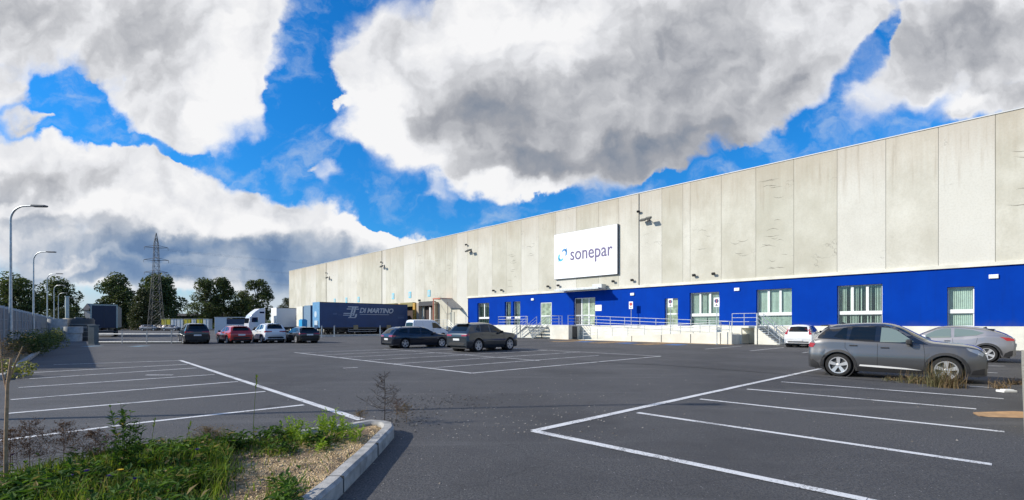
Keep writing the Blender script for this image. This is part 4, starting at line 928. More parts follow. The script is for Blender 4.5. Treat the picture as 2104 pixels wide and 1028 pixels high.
# ---- trailers and the truck
def trailer(name, label, s0, t0, L, H, side_m, front_m, Wd=2.5, n_axles=3, zb=1.15):
    r = thing(name, label, 'trailer', loc(t0, s0), RZ, 'semi-trailers at the docks')
    b = MB(); b.box(.04, L, 0, Wd, zb, H-.06); b.build('box_body', side_m, r)
    b = MB(); b.box(0, .039, -.0, Wd, zb-.05, H); b.build('front_panel', front_m, r)
    b = MB()
    for y in (-.03, Wd-.07): b.box(.04, L, y, y+.1, H-.059, H); b.box(.04, L, y, y+.1, zb-.16, zb-.001)
    b.box(.1, L-.1, .6, .8, .85, zb-.16); b.box(.1, L-.1, 1.7, 1.9, .85, zb-.16)
    for x in (2.6, 2.9): b.box(x, x+.12, .3, .45, .05, .95); b.box(x, x+.12, 2.05, 2.2, .05, .95)
    b.build('chassis', M_DARK, r)
    b = MB(); b.box(4.2, L-5.4, .02, .06, .45, .55); b.box(4.2, L-5.4, .02, .06, .75, .85); b.box(4.2, 4.26, .02, .06, .45, zb); b.box(L-5.46, L-5.4, .02, .06, .45, zb); b.build('side_guard', mat('guard_grey', (.3, .3, .3), .5), r)
    for k in range(n_axles):
        for y, sd in ((.2, -1), (Wd-.2, 1)):
            P = Matrix.Translation((L-4.6+1.35*k, y, .5)) @ Matrix.Rotation(-sd*pi/2, 4, 'X'); b = MB()
            b.lathe([(.27, -.17), (.47, -.17), (.5, -.12), (.5, .12), (.47, .17), (.29, .17), (.27, .10)], 24, P); w_ = b.build('wheel', M_RUBBER, r, smooth=35)
            b = MB(); b.lathe([(.28, .0), (.28, .11), (.24, .12), (.12, .02), (.12, .13), (0, .13)], 20, P); b.build('rim', mat('rim_grey', (.3, .3, .32), .5), w_, smooth=35)
    return r
M_TB = mat('trailer_blue', (.008, .050, .165), .45, var=.15, vscale=.7, bump=.15, bscale=2)
dm = trailer('curtain_trailer', 'long dark blue curtain-sided trailer lettered DI MARTINO backed up to a dock', 67.6, 27.2, 14.1, 4.72, M_TB, mat('trailer_front_blue', (.13, .30, .50), .4, var=.2))
ltr = mat('trailer_lettering', (.46, .52, .60), .6)
text('DI MARTINO', 1.02, (5.9, -.012, 3.3), (pi/2, 0, 0), ltr, 'lettering', dm, shear=.28, offset=.02, space=.93)
b = MB()
b.box(6.0, 10.8, -.016, -.008, 3.02, 3.08)
for x0, x1, z0, z1 in ((3.7, 5.3, 4.05, 4.2), (4.3, 5.5, 3.75, 3.88), (3.6, 4.4, 3.75, 3.88), (4.35, 4.6, 2.55, 4.05), (4.75, 5.0, 2.9, 4.05), (3.3, 5.0, 3.1, 3.22), (3.3, 5.0, 2.85, 2.95), (4.2, 5.3, 2.5, 2.62), (5.15, 5.4, 2.6, 3.1)):
    b.prism([(x0+.28*(z0-2.5), z0), (x1+.28*(z0-2.5), z0), (x1+.28*(z1-2.5), z1), (x0+.28*(z1-2.5), z1)], 1, -.016, -.008)
b.build('side_emblem', ltr, dm)
b = MB(); b.box(1.9, 2.5, -.016, -.006, 2.95, 3.2); b.box(2.7, 3.2, -.016, -.006, 2.9, 2.97); b.box(12.3, 13.6, -.016, -.006, 2.95, 3.0); b.box(12.3, 13.5, -.016, -.006, 2.45, 2.8); b.box(12.6, 13.2, -.016, -.006, 3.5, 3.53); b.build('small_print', mat('faint_print', (.05, .10, .22), .6), dm)
b = MB()
for x in (5.0, 10.4): b.box(x, x+.7, -.05, .02, .85, 1.45)
b.build('side_locker', mat('locker_tan', (.30, .24, .14), .6), dm)
b = MB(); b.lathe([(.45, .0), (.45, .02), (.3, .02), (.3, .01), (0, .01)], 20, Matrix.Translation((0, 1.4, 3.0)) @ Matrix.Rotation(-pi/2, 4, 'Y')); b.box(-.1, -.001, .5, 1.6, 1.0, 2.1); b.build('front_fittings', mat('pale_blue_box', (.45, .55, .62), .5), dm)
b = MB(); b.box(0, .7, 0, 1.3, .05, 2.2); b.box(.1, .6, .15, 1.15, 2.2, 2.3); o = b.build('tool_cabinet', mat('cyan_cabinet', (.02, .28, .55), .45, var=.2), bevel=.02); o.location = loc(25.3, 68.9); o.rotation_euler = (0, 0, RZ)
tag(o, 'bright blue cabinet standing in front of the dark blue trailer', 'cabinet')
b = MB(); b.box(-.02, -.001, .1, .62, .2, 2.1); b.box(-.02, -.001, .68, 1.2, .2, 2.1); b.build('cabinet_door', mat('cyan_door', (.03, .36, .66), .4), o)
trailer('box_trailer', 'grey-blue box trailer just left of the dark blue lettered one', 71.4, 27.4, 14, 4.35, mat('box_blue', (.10, .16, .24), .5), mat('box_front', (.15, .235, .33), .5))
trailer('white_trailer', 'white box trailer end between the white truck and the grey-blue trailer', 75.3, 27.7, 13.6, 4.3, M_WHITE, M_CREAM)
wt = trailer('hitched_trailer', 'white semi-trailer with a dark curved emblem hitched to the white truck', 79.5, 25.3, 13.6, 4.15, mat('white_box', (.62, .64, .66), .4), M_WHITE)
b = MB(); b.box(2.9, 5.2, -.014, -.004, 2.3, 2.65)
for k in range(10):
    a0, a1 = pi*k/10, pi*(k+1)/10; b.add([(4.1+1.2*cos(a0), -.01, 2.65+1.1*sin(a0)), (4.1+1.2*cos(a1), -.01, 2.65+1.1*sin(a1)), (4.1+1.12*cos(a1), -.01, 2.65+1.02*sin(a1)), (4.1+1.12*cos(a0), -.01, 2.65+1.02*sin(a0))], [(0, 1, 2, 3)])
b.build('side_emblem', mat('emblem_dark', (.07, .08, .13), .5), wt)
tk = thing('white_truck', 'white tractor truck with a roof deflector facing left before the trees', 'truck', loc(21.4, 79.5), RZ)
M_TW = mat('truck_white', (.66, .68, .74), .3, coat=.8)
b = MB(); b.prism([(0, .9), (.0, 1.6), (.12, 2.5), (.35, 2.95), (.9, 3.5), (1.5, 3.95), (2.3, 4.02), (2.3, .9), (1.75, .9), (1.6, 1.15), (.75, 1.15), (.6, .5), (.03, .45)], 1, .02, 2.48); b.build('cab', M_TW, tk, bevel=.06)
b = MB(); b.prism([(.42, 1.9), (.30, 2.35), (.55, 2.62), (1.25, 2.62), (1.25, 1.9)], 1, .0, .019); b.prism([(1.5, 3.25), (1.5, 3.5), (2.15, 3.5), (2.15, 3.25)], 1, .0, .019); b.build('side_window', M_GLASS, tk)
b = MB(); b.add([(-.01, .2, 1.75), (-.01, 2.3, 1.75), (.09, 2.3, 2.5), (.09, .2, 2.5)], [(0, 1, 2, 3)]); b.build('windshield', M_GLASS, tk, open=True)
b = MB(); b.box(2.3, 5.9, .75, 1.75, .75, 1.05); b.box(2.5, 3.6, .05, .7, .5, 1.05); b.build('chassis', M_DARK, tk)
b = MB(); b.box(.05, .3, -.32, -.06, 2.0, 2.75); b.box(.1, .25, -.1, .02, 2.6, 2.66); b.build('mirror', M_TW, tk, bevel=.03)
for x in (1.2, 4.9):
    for y, sd in ((.22, -1), (2.28, 1)):
        P = Matrix.Translation((x, y, .5)) @ Matrix.Rotation(-sd*pi/2, 4, 'X'); b = MB()
        b.lathe([(.28, -.16), (.47, -.16), (.5, -.11), (.5, .11), (.47, .16), (.3, .16), (.28, .1)], 24, P); w_ = b.build('wheel', M_RUBBER, tk, smooth=35)
        b = MB(); b.lathe([(.29, 0), (.29, .11), (.12, .03), (.12, .14), (0, .14)], 20, P); b.build('rim', mat('rim_grey', (.3, .3, .32), .5), w_, smooth=35)
# trailer standing far left with its doors towards the camera
p = at(214, 60); az_ = face(-37)
rt = thing('parked_trailer', 'dark curtain trailer seen from behind with pale frame, standing on the far left lot', 'trailer', p, az_)
b = MB(); b.box(.06, 13, -1.25, 1.25, 1.15, 3.95); b.build('box_body', mat('trailer_grey', (.10, .12, .13), .6), rt)
b = MB(); b.box(.0, .12, -1.3, -1.16, 1.1, 4.05); b.box(0, .12, 1.16, 1.3, 1.1, 4.05); b.box(0, .12, -1.16, 1.16, 3.9, 4.05); b.box(.12, 13, 1.22, 1.29, 3.8, 4.04); b.box(.121, 13, 1.252, 1.27, 1.1, 3.7); b.build('rear_frame', mat('pale_frame', (.36, .40, .37), .5), rt)
b = MB(); b.box(.02, .058, -1.16, -.01, 1.15, 3.9); b.box(.02, .058, .01, 1.16, 1.15, 3.9); b.build('rear_door', mat('navy_door', (.020, .028, .055), .6), rt)
b = MB(); b.box(0, .3, -1.2, 1.2, .55, .75); b.box(.3, 13, -.5, -.35, .8, 1.1); b.box(.3, 13, .35, .5, .8, 1.1); b.box(-.01, .0, -.9, -.4, .78, .9); b.build('bumper', M_DARK, rt)
for k in range(3):
    for sd in (-1, 1):
        b = MB(); b.lathe([(.2, -.16), (.47, -.16), (.5, -.1), (.5, .1), (.47, .16), (.2, .16)], 20, Matrix.Translation((1.6+1.35*k, sd*1.0, .5)) @ Matrix.Rotation(-sd*pi/2, 4, 'X')); b.build('wheel', M_RUBBER, rt, smooth=35)

# ---------------------------------------------------------------- boundaries, lamps, pylon, far things
K1 = Vector((-14.7, 13.9, 0)); KD = Vector((-.667, .745, 0)).normalized(); KN = Vector((-KD.y, KD.x, 0))   # strip kerb along the left boundary
KR = atan2(KD.y, KD.x)
def kp(a, b=0, z=0): return K1+KD*a+KN*b+Vector((0, 0, z))
M_FENCE = mat('grey_fence_panel', (.20, .21, .225), .85, var=.3, vscale=.8, bump=.3)
fe = thing('boundary_fence', 'grey concrete panel fence with posts running along the left edge of the lot', 'fence', kp(0), KR)
b = MB(); b2 = MB()
L_ = 120; d0 = 6.0; x = d0
while x < L_:
    b.box(x+.08, x+2.42, 1.64, 1.70, 0, 2.55); b2.box(x-.07, x+.07, 1.58, 1.76, 0, 2.7)
    for z in (.62, 1.25, 1.88): b2.box(x+.08, x+2.42, 1.632, 1.6385, z, z+.02)
    x += 2.5
b.build('fence_panels', M_FENCE, fe); b2.build('fence_posts', mat('pale_post', (.42, .43, .44), .7), fe)
b = MB()
segs = [kp(0), kp(30)]
b.box(0, 29.5, -.08, .08, 0, .16); o = b.build('strip_kerb', M_KERB, bevel=.02); o.location = kp(0); o.rotation_euler = (0, 0, KR); struct(o)
b = MB(); b.add([(-4, .08, .05), (32, .08, .05), (32, 1.62, .05), (-4, 1.62, .05)], [(0, 1, 2, 3)]); o = b.build('strip_soil', M_SOIL); o.location = kp(0); o.rotation_euler = (0, 0, KR); struct(o)
lamp0 = None
def lamp():
    r = thing('street_lamp', '', 'street lamp', (0, 0, 0), 0, 'street lamps along the left fence')
    b = MB(); b.tube([(0, 0, 0), (0, 0, 1.2), (0, 0, 3), (0, 0, 7.0)], .10, 12, .05); b.tube([(0, 0, 0), (0, 0, .5)], .13, 12); b.build('pole', M_STEEL, r, smooth=50)
    b = MB(); b.tube([(0, 0, 6.9)]+[(.75-.75*cos(a), 0, 7.2+.75*sin(a)) for a in [pi/2*k/7 for k in range(8)]]+[(1.2, 0, 7.97)], .048, 8); b.build('arm', M_STEEL, r, smooth=50)
    b = MB(); b.prism([(1.15, 7.95), (1.2, 8.02), (1.9, 8.0), (1.92, 7.94), (1.85, 7.90), (1.2, 7.91)], 1, -.13, .13); b.build('lamp_head', mat('lamp_grey', (.14, .145, .15), .5), r, bevel=.02)
    return r
LN = ['nearest and tallest in view, at the left edge', 'second from the left edge, behind the nearest one', 'third along the fence, in front of the tree crown', 'fourth along the fence', 'fifth along the fence', 'farthest along the fence']
for i, (px, top) in enumerate(((22, 422), (69, 517), (97, 562), (111, 586), (120, 602), (133, 612))):
    Y = (8.0-CAM_H)*F/(HY-top); p = at(px, Y)
    if lamp0 is None: lamp0 = lamp(); l_ = lamp0
    else: l_ = dup(lamp0, p, 0)
    l_.location = p; l_['label'] = 'curved grey street lamp, '+LN[i]
l_ = dup(lamp0, Vector((-11.9, 7.75, 0)), 0); l_['label'] = 'curved grey street lamp just outside the left edge, casting a thin shadow across the asphalt'
# pylon
py_ = thing('pylon', 'tall steel lattice power pylon standing between the far trees', 'pylon', at(321, 118), radians(20)); py_.scale = (.53,)*3
def lat(b, z0, z1, w0, w1, n_, r=.09):
    for i in range(n_):
        a, c = z0+(z1-z0)*i/n_, z0+(z1-z0)*(i+1)/n_; wa, wc = w0+(w1-w0)*i/n_, w0+(w1-w0)*(i+1)/n_
        P0 = [(wa, wa), (-wa, wa), (-wa, -wa), (wa, -wa)]; P1 = [(wc, wc), (-wc, wc), (-wc, -wc), (wc, -wc)]
        for k in range(4):
            k2 = (k+1) % 4
            b.tube([(*P0[k], a), (*P1[k], c)], r*1.35, 4); b.tube([(*P0[k], a), (*P1[k2], c)], r*.8, 4); b.tube([(*P0[k2], a), (*P1[k], c)], r*.8, 4); b.tube([(*P1[k], c), (*P1[k2], c)], r*.8, 4)
b = MB(); lat(b, 0, 27, 2.7, 1.15, 6, .07); lat(b, 27, 40, 1.15, .75, 5, .06); lat(b, 40, 45, .75, .05, 2, .07); b.build('lattice_tower', mat('pylon_steel', (.13, .125, .12), .7, metal=.2), py_)
for z, w_ in ((26.5, 4.6), (32.2, 4.8), (38, 4.6)):
    b = MB()
    for sg in (-1, 1):
        b.tube([(0, -.5, z), (sg*w_, 0, z+.3)], .09, 4); b.tube([(0, .5, z), (sg*w_, 0, z+.3)], .09, 4); b.tube([(0, 0, z+1.4), (sg*w_, 0, z+.3)], .09, 4); b.tube([(sg*w_, 0, z+.3), (sg*w_, 0, z-.9)], .08, 4)
    b.build('crossarm', MATS['pylon_steel'], py_)
b = MB()
p0 = at(321, 118)
for z in (13.9, 17.0, 20.1):
    for sg in (-2.4, 2.4):
        pts = []
        for k in range(13):
            t = k/12; q = Vector((p0.x+sg*.94+t*200, p0.y+sg*.3+t*60, z-.2-16*t*(1-t)*1.0)); pts.append(q)
        b.tube(pts, .010, 3)
o = b.build('power_lines', M_DARK); tag(o, 'thin sagging power lines running right from the pylon', 'power lines')

# trees
M_LEAF = mat('tree_leaves', (.03, .05, .02), .7, fn=leaffn((.020, .036, .010), (.13, .155, .040), .25))
M_LEAF2 = mat('tree_leaves_olive', (.05, .07, .03), .7, fn=leaffn((.03, .042, .012), (.085, .095, .03), .2))
def leaf_cloud(b, blobs, n_, size, rr):
    for i in range(n_):
        bx, by, bz, rx, rz = blobs[rr.randrange(len(blobs))]
        while True:
            v = Vector((rr.uniform(-1, 1), rr.uniform(-1, 1), rr.uniform(-1, 1)))
            if .25 < v.length < 1: break
        v = v.normalized()*(v.length**.5)
        c = Vector((bx+v.x*rx, by+v.y*rx, bz+v.z*rz)); s_ = size*rr.uniform(.5, 1.3)
        a = Vector((rr.gauss(0, 1), rr.gauss(0, 1), rr.gauss(0, .7))).normalized(); c2 = a.cross(Vector((rr.gauss(0, 1), rr.gauss(0, 1), rr.gauss(0, 1)))).normalized()
        b.add([c-a*s_, c+c2*s_*.5, c+a*s_, c-c2*s_*.5], [(0, 1, 2, 3)])
def tree(name, label, p, H, Wd, seed, m=M_LEAF, dens=1.0, low=.18, nclump=50, trunk_r=.35, group='dark trees beyond the lot', shape=None):
    rr = random.Random(seed); r = thing(name, label, 'tree', p, 0, group); b = MB()
    top = H*.62; b.tube([(0, 0, 0), (rr.uniform(-.2, .2), 0, H*.2), (rr.uniform(-.4, .4), .2, H*.42), (rr.uniform(-.6, .6), 0, top)], trunk_r, 8, trunk_r*.3)
    blobs = []
    for k in range(nclump):
        t = rr.random(); z = H*(low+(1-low-.06)*t)
        env = (sin(pi*min(1, max(0, (t*.86+.12))))**.6) if shape is None else shape(t)
        ang = rr.uniform(0, 2*pi); rad = Wd/2*env*sqrt(rr.random())*.86
        sz = Wd*rr.uniform(.13, .23)
        q = (cos(ang)*rad, sin(ang)*rad, z); blobs.append((*q, sz, sz*rr.uniform(.6, .95)))
        if k % 3 == 0: b.tube([(0, 0, max(H*.15, z-H*.22)), (q[0]*.5, q[1]*.5, z-H*.08), q], trunk_r*.28, 5, .04)
    b.build('trunk', M_BARK, r, smooth=60)
    b = MB(); leaf_cloud(b, blobs, int(9000*dens), Wd*.030, rr); b.build('crown', m, r, open=True)
    return r
Yt = 130
def tp(x, Y=Yt): return at(x, Y)
def hh(top, Y=Yt): return CAM_H+(HY-top)*Y/F
tree('broad_tree', 'dark tree at the left edge behind the nearest street lamp', tp(28, 120), hh(566, 120), 11.5, 1, low=.25, dens=.9)
tree('broad_tree', 'loose dark tree behind the second and third street lamps', tp(118, 130), hh(575), 10.5, 2, low=.2, dens=.8)
tree('broad_tree', 'dense round dark tree between the parked trailer and the pylon', tp(243, 135), hh(567, 135), 11, 3, low=.08, dens=1.5, nclump=60)
tree('broad_tree', 'dark tree directly behind the lattice pylon', tp(325, 150), hh(568, 150), 14, 4, low=.05, dens=1.3, nclump=60)
tree('bushy_tree', 'lower olive green conical tree in front of the pylon base', tp(297, 128), hh(592, 128), 7.4, 5, m=M_LEAF2, low=.04, dens=1.3, shape=lambda t: (1-t)**.55*.95+.1)
tree('broad_tree', 'dark twin-topped tree between the pylon and the white truck, left one', tp(422, 130), hh(574), 8.2, 6, low=.14, dens=1.2)
tree('broad_tree', 'dark tall-topped tree just left of the white truck', tp(458, 134), hh(571, 134), 8.5, 7, low=.1, dens=1.2)
tree('broad_tree', 'low dark tree filling the gap left of the tree above the white truck', tp(496, 140), hh(600, 140), 8, 8, low=.08, dens=1.0)
tree('broad_tree', 'dark tree rising above the white truck cab', tp(528, 134), hh(572, 134), 8.6, 9, low=.2, dens=1.1)
tree('bushy_tree', 'small olive bush-like tree at the far corner of the warehouse', tp(588, 150), hh(612, 150), 5.2, 10, m=M_LEAF2, low=.1, dens=.6)
tree('bushy_tree', 'pale green bushy tree low behind the farthest street lamps', tp(122, 112), hh(634, 112), 5, 11, m=M_LEAF2, low=.1, dens=.5)
tree('bushy_tree', 'low dark bush behind the stacked concrete rings', tp(152, 120), hh(632, 120), 6, 12, low=.05, dens=.6)
# far tree line / hedge that reads as one mass
b = MB(); rr = random.Random(33); bl_ = []
for k in range(170):
    x = rr.uniform(-20, 640); Y = rr.uniform(160, 200); q = at(x, Y); h_ = rr.uniform(1.5, 3.2) if x > 200 else rr.uniform(2, 4.2); bl_.append((q.x, q.y, h_*.5, rr.uniform(2.5, 5), h_*.55))
leaf_cloud(b, bl_, 9000, .6, rr); o = b.build('distant_hedge', M_LEAF, open=True); tag(o, 'distant dark line of scrub along the horizon behind the lot', 'hedge', kind='stuff')
# far sheds
def shed(label, px0, px1, Y, top, m, mr, roof=.8, gable=False):
    a = at(px0, Y); c = at(px1, Y); r = thing('far_shed', label, 'building', ((a.x+c.x)/2, Y, 0), 0); w_ = (c.x-a.x)/2; H = CAM_H+(HY-top)*Y/F
    b = MB(); b.box(-w_, w_, 0, 14, 0, H-roof); b.build('wall', m, r)
    b = MB()
    if gable: b.prism([(-w_-.3, H-roof), (0, H), (w_+.3, H-roof)], 1, -.4, 14.4)
    else: b.prism([(-.6, H-roof), (0, H-.1), (14, H), (14.6, H-roof)], 0, -w_-.3, w_+.3)
    b.build('roof', mr, r)
    b = MB(); n_ = max(2, int(w_/2))
    for k in range(n_): x = -w_+(2*w_)*(k+.5)/n_; b.box(x-.7, x+.7, -.03, -.005, .8, min(2.6, H-roof-.5))
    b.build('window', M_DARK, r)
shed('long low dark shed behind the yellow and white crates', 352, 470, 165, 644, mat('shed_dark', (.05, .045, .042), .9), mat('shed_roof', (.045, .045, .05), .8), .9)
shed('pale grey gabled house right of the farthest street lamps', 172, 190, 150, 624, mat('shed_pale', (.34, .34, .33), .9), mat('shed_roof_pale', (.22, .2, .2), .8), 2.0, True)
shed('low brown shed between the parked trailer and the far cars', 244, 290, 150, 656, mat('shed_brown', (.11, .075, .055), .9), MATS['shed_roof'], .5)
shed('wide grey shed far behind the left fence', 60, 130, 175, 652, mat('shed_grey', (.2, .2, .2), .9), MATS['shed_roof'], .7)
# crates on the far lot
cr = 0
M_YEL = mat('yellow_crate', (.62, .52, .03), .5); M_WCR = mat('white_crate', (.62, .66, .68), .5)
cl_ = [(345, 126, 2.3, 'y'), (361, 126, 1.5, 'w'), (374, 126, 1.6, 'w'), (389, 126, 1.5, 'y'), (402, 126, 1.2, 'w'), (414, 126, 1.4, 'y'), (427, 126, 1.5, 'w')]
nm = ['leftmost of the far row, beside the silver cars', 'second of the far row', 'third of the far row', 'fourth of the far row', 'with its top above its white neighbour', 'behind the gap left of the red car', 'last of the far row before the dark fence']
for (px, Y, w_, c_), n_ in zip(cl_, nm):
    r = thing('crate', ('yellow' if c_ == 'y' else 'white')+' crate stack, '+n_, 'crate', at(px, Y), 0, 'crates stacked far behind the lot')
    b = MB(); b.box(-w_/2+.05, w_/2-.05, -.8, .8, .15, 2.9); b.build('body', M_YEL if c_ == 'y' else M_WCR, r, bevel=.05)
    b = MB(); b.box(-w_/2, w_/2, -.85, .85, 2.9, 3.0); b.box(-w_/2, w_/2, -.85, .85, .0, .14); b.box(-.04, .04, -.84, -.8, .15, 2.9); b.build('frame', mat('crate_frame', (.35, .36, .3), .6), r)
# blue and white kiosk / machine by the truck
r = thing('white_container', 'white and dark blue container standing behind the red car', 'container', at(480, 75), radians(8)); r.scale = (1, 1, 1.3)
b = MB(); b.box(-2.3, -.6, -1, 1, .1, 2.0); b.box(-.6, 2.2, -1, 1, .1, 1.2); b.build('body', M_WCR, r, bevel=.03); b = MB(); b.box(-.58, 2.2, -.98, .98, 1.2, 1.85); b.build('dark_hood', mat('navy_panel', (.03, .05, .10), .4), r); b = MB(); b.box(-2.35, 2.25, -1.05, 1.05, 1.9 if 0 else 2.0, 2.06); b.build('lid', M_WHITE, r)

# stacked concrete rings beyond the lot
rg0 = None; M_CON = mat('cast_concrete', (.40, .42, .42), .85, var=.25)
spots = [(118, 44, [(0, .0, .55, 1.0), (0, .0, .6, 1.0)]), (128, 46, None)]
def ring_stack(px, Y, hs, r_, label, m=M_CON):
    z = 0; p = at(px, Y)
    for k, h in enumerate(hs):
        b = MB(); b.lathe([(r_*.8, 0), (r_, 0), (r_*1.02, h*.5), (r_, h-.03), (r_*.8, h-.03)], 20); 
        o = b.build('concrete_ring', m, smooth=40); o.location = (p.x+R.uniform(-.05, .05), p.y, z); z += h
        tag(o, label+(', bottom of the stack' if k == 0 else ', top of the stack' if k == len(hs)-1 else ', middle of the stack'), 'concrete ring', 'concrete rings stacked beyond the gate')
ring_stack(119, 47, (.8, .62, .72), .72, 'pale concrete ring left of the dark tank'); ring_stack(129, 51, (.9, .7, .6), .8, 'grey concrete ring half behind the pale stack')
ring_stack(150, 45, (.75, .65), .68, 'concrete ring in the low stack before the dark tank')
for px, Y, r_, h, lb in ((161, 50, 1.3, 2.2, 'dark round tank beyond the concrete rings'), (172, 47, .95, 1.25, 'dark squat tank right of the concrete rings, beside the grey gate pillar')):
    r = thing('tank', lb, 'tank', at(px, Y)); b = MB(); b.lathe([(r_*.96, 0), (r_, .1), (r_, h*.92), (r_*.9, h)], 28); b.build('body', mat('tank_dark', (.045, .05, .052), .6), r, smooth=40)
    b = MB(); b.lathe([(r_*1.03, h*.3), (r_*1.03, h*.34)], 28); b.lathe([(r_*1.03, h*.7), (r_*1.03, h*.74)], 28); b.lathe([(r_*.25, h), (r_*.25, h+.12), (0, h+.12)], 16); b.build('band', mat('tank_band', (.18, .19, .19), .6), r)
b = MB(); b.tube([(0, 0, 0), (0, 0, 4.4)], .16, 10); b.tube([(0, 0, 4.4), (0, 0, 4.5)], .2, 10); b.tube([(0, 0, 0), (0, 0, .1)], .3, 10); o = b.build('pale_post', mat('pale_post_green', (.45, .50, .46), .5)); o.location = at(138, 50); tag(o, 'thick pale post standing behind the dark tanks', 'post')
gp = thing('gate_pillar', 'grey blue gate pillar at the left end of the low rail gate', 'pillar', G(192, 709))
b = MB(); b.box(-.25, .25, -.2, .2, .08, 1.5); b.build('body', mat('pillar_grey', (.10, .135, .15), .7, var=.2), gp, bevel=.02); b = MB(); b.box(-.28, .28, -.23, .23, 1.5, 1.56); b.box(-.3, .3, -.25, .25, 0, .08); b.build('cap', mat('pillar_cap', (.2, .23, .24), .7), gp)
# low gate
gt = thing('rail_gate', 'low grey rail gate between the gate pillar and the charcoal SUV', 'gate', at(200, 40.3))
b = MB(); x1 = 8.3
for z in (.12, .78): b.tube([(0, 0, z), (x1, 0, z)], .04, 6)
b.build('rail', M_STEEL, gt); b = MB(); x = 0
while x <= x1: b.box(x-.035, x+.035, -.035, .035, 0, 1.08); x += 2.06
b.build('post', M_STEEL, gt)
b = MB(); b.box(0, x1, .03, .12, 0, .1); b.build('track', M_DARK, gt)
# kerb and wire posts in front of the truck yard
kerb_a, kerb_b = Vector((-25, 61.5, 0)), Vector((-9, 73.5, 0)); d_ = kerb_b-kerb_a
b = MB(); b.box(0, d_.length, -.3, .3, 0, .22); o = b.build('yard_kerb', mat('pale_kerb', (.5, .5, .47), .9, var=.2)); o.location = kerb_a; o.rotation_euler = (0, 0, atan2(d_.y, d_.x)); struct(o)
yp0 = None
for px, Y, lb in ((661, 59, 'under the left end of the dark blue trailer'), (687, 61.5, 'second from the left along the yard kerb'), (781, 66, 'under the right half of the dark blue trailer'), (919, 60, 'right of the white van'), (1062, 56.5, 'beside the cream landing')):
    q = at(px, Y)
    if yp0 is None:
        b = MB(); b.box(-.06, .06, -.06, .06, 0, 1.35); b.box(-.075, .075, -.075, .075, 1.35, 1.4); b.box(-.12, .12, -.12, .12, 0, .03); yp0 = b.build('yard_post', M_STEEL); o = yp0
    else: o = yp0.copy(); COL.objects.link(o)
    o.location = q; tag(o, 'thin grey post '+lb, 'post', 'posts along the truck yard')
# right boundary wall, seen edge on
rw = thing('side_wall', 'low wall of grey panels on a concrete footing at the right edge', 'wall', (9.6, 9.25, 0), RZ+0)
b = MB(); b.box(-3, 15.6, -.32, -.12, 0, .55); b.build('footing', mat('footing_concrete', (.36, .35, .30), .9, var=.3, vscale=2, bump=.3), rw)
b = MB(); x = -3
while x < 15.4: b.box(x+.02, x+1.98, -.30, -.22, .55, 1.5); x += 2
b.build('wall_panels', mat('wall_panel_grey', (.36, .40, .40), .7, var=.2), rw); b = MB(); x = -3
while x < 15.8: b.box(x-.05, x+.05, -.305, -.2, .551, 1.58); x += 2
b.build('post', M_STEEL, rw)

# ---------------------------------------------------------------- planted island in the foreground
def Gz(x, y, z): return G(x, y, z)
rk = [Vector((-1.75, 1.2, 0)), Vector((-1.65, 3.2, 0)), Vector((-1.61, 4.5, 0)), Vector((-1.63, 5.7, 0)), Vector((-1.66, 6.5, 0))]
bk = [Vector((-2.35, 7.2, 0))-V*k for k in (0, 1.2, 2.6, 4.4, 6.5, 9.5, 13)]
nose = [Vector((-1.68, 6.9, 0)), Vector((-1.76, 7.15, 0)), Vector((-1.92, 7.32, 0)), Vector((-2.15, 7.36, 0))]
path = rk+nose+bk
b = MB(); w_ = .17; H_ = .17; sec = [(0, 0), (0, H_-.03), (.03, H_), (w_-.03, H_), (w_, H_-.03), (w_, 0)]
pp = []
for i in range(len(path)-1):
    k = max(1, int((path[i+1]-path[i]).length/.25)); pp += [path[i].lerp(path[i+1], j/k) for j in range(k)]
pp.append(path[-1]); vs = []; rr = random.Random(5)
for i, p in enumerate(pp):
    d = (pp[min(i+1, len(pp)-1)]-pp[max(i-1, 0)]).normalized(); nn = Vector((-d.y, d.x, 0))
    jz = rr.uniform(-.004, .004)
    for o_, z in sec: vs.append(p+nn*o_+Vector((0, 0, max(0, z+(jz if z > 0 else 0)))))
n_ = len(sec); b.add(vs, [(i*n_+k, i*n_+k+1, (i+1)*n_+k+1, (i+1)*n_+k) for i in range(len(pp)-1) for k in range(n_-1)])
struct(b.build('island_kerb', M_KERB, smooth=40))
b = MB()
for p in (Vector((-1.65, 3.4, 0)), Vector((-1.615, 4.62, 0)), Vector((-1.64, 5.9, 0))): b.cbox((p.x-.075, p.y, H_/2+.004), .175, .007, H_-.004)
struct(b.build('kerb_joint', mat('mortar_joint', (.10, .095, .085), .9)))
# soil mound
bm = bmesh.new(); gx = [(-14+i*.16) for i in range(78)]; gy = [(0+j*.16) for j in range(56)]
inner = [q+Vector((-.05, 0, 0)) for q in rk+nose]+[q+Vector((0, -.05, 0)) for q in bk]
poly = [(q.x, q.y) for q in inner]+[(-14, -2), (-1.8, -2)]
def inpoly(x, y, P):
    r = False; j = len(P)-1
    for i in range(len(P)):
        if (P[i][1] > y) != (P[j][1] > y) and x < (P[j][0]-P[i][0])*(y-P[i][1])/(P[j][1]-P[i][1])+P[i][0]: r = not r
        j = i
    return r
res = delaunay_2d_cdt([Vector(q) for q in poly]+[Vector((x+R.uniform(-.05, .05), y+R.uniform(-.05, .05))) for x in gx for y in gy if inpoly(x, y, poly)], [], [list(range(len(poly)))], 1, 1e-5)
def soil_z(x, y): return .11+.035*noise.noise(Vector((x*1.7, y*1.7, 0)))+.015*noise.noise(Vector((x*7, y*7, 3)))
b = MB(); b.add([(v[0], v[1], soil_z(v[0], v[1])) for v in res[0]], [tuple(f) for f in res[2]]); struct(b.build('island_soil', M_SOIL, smooth=60))

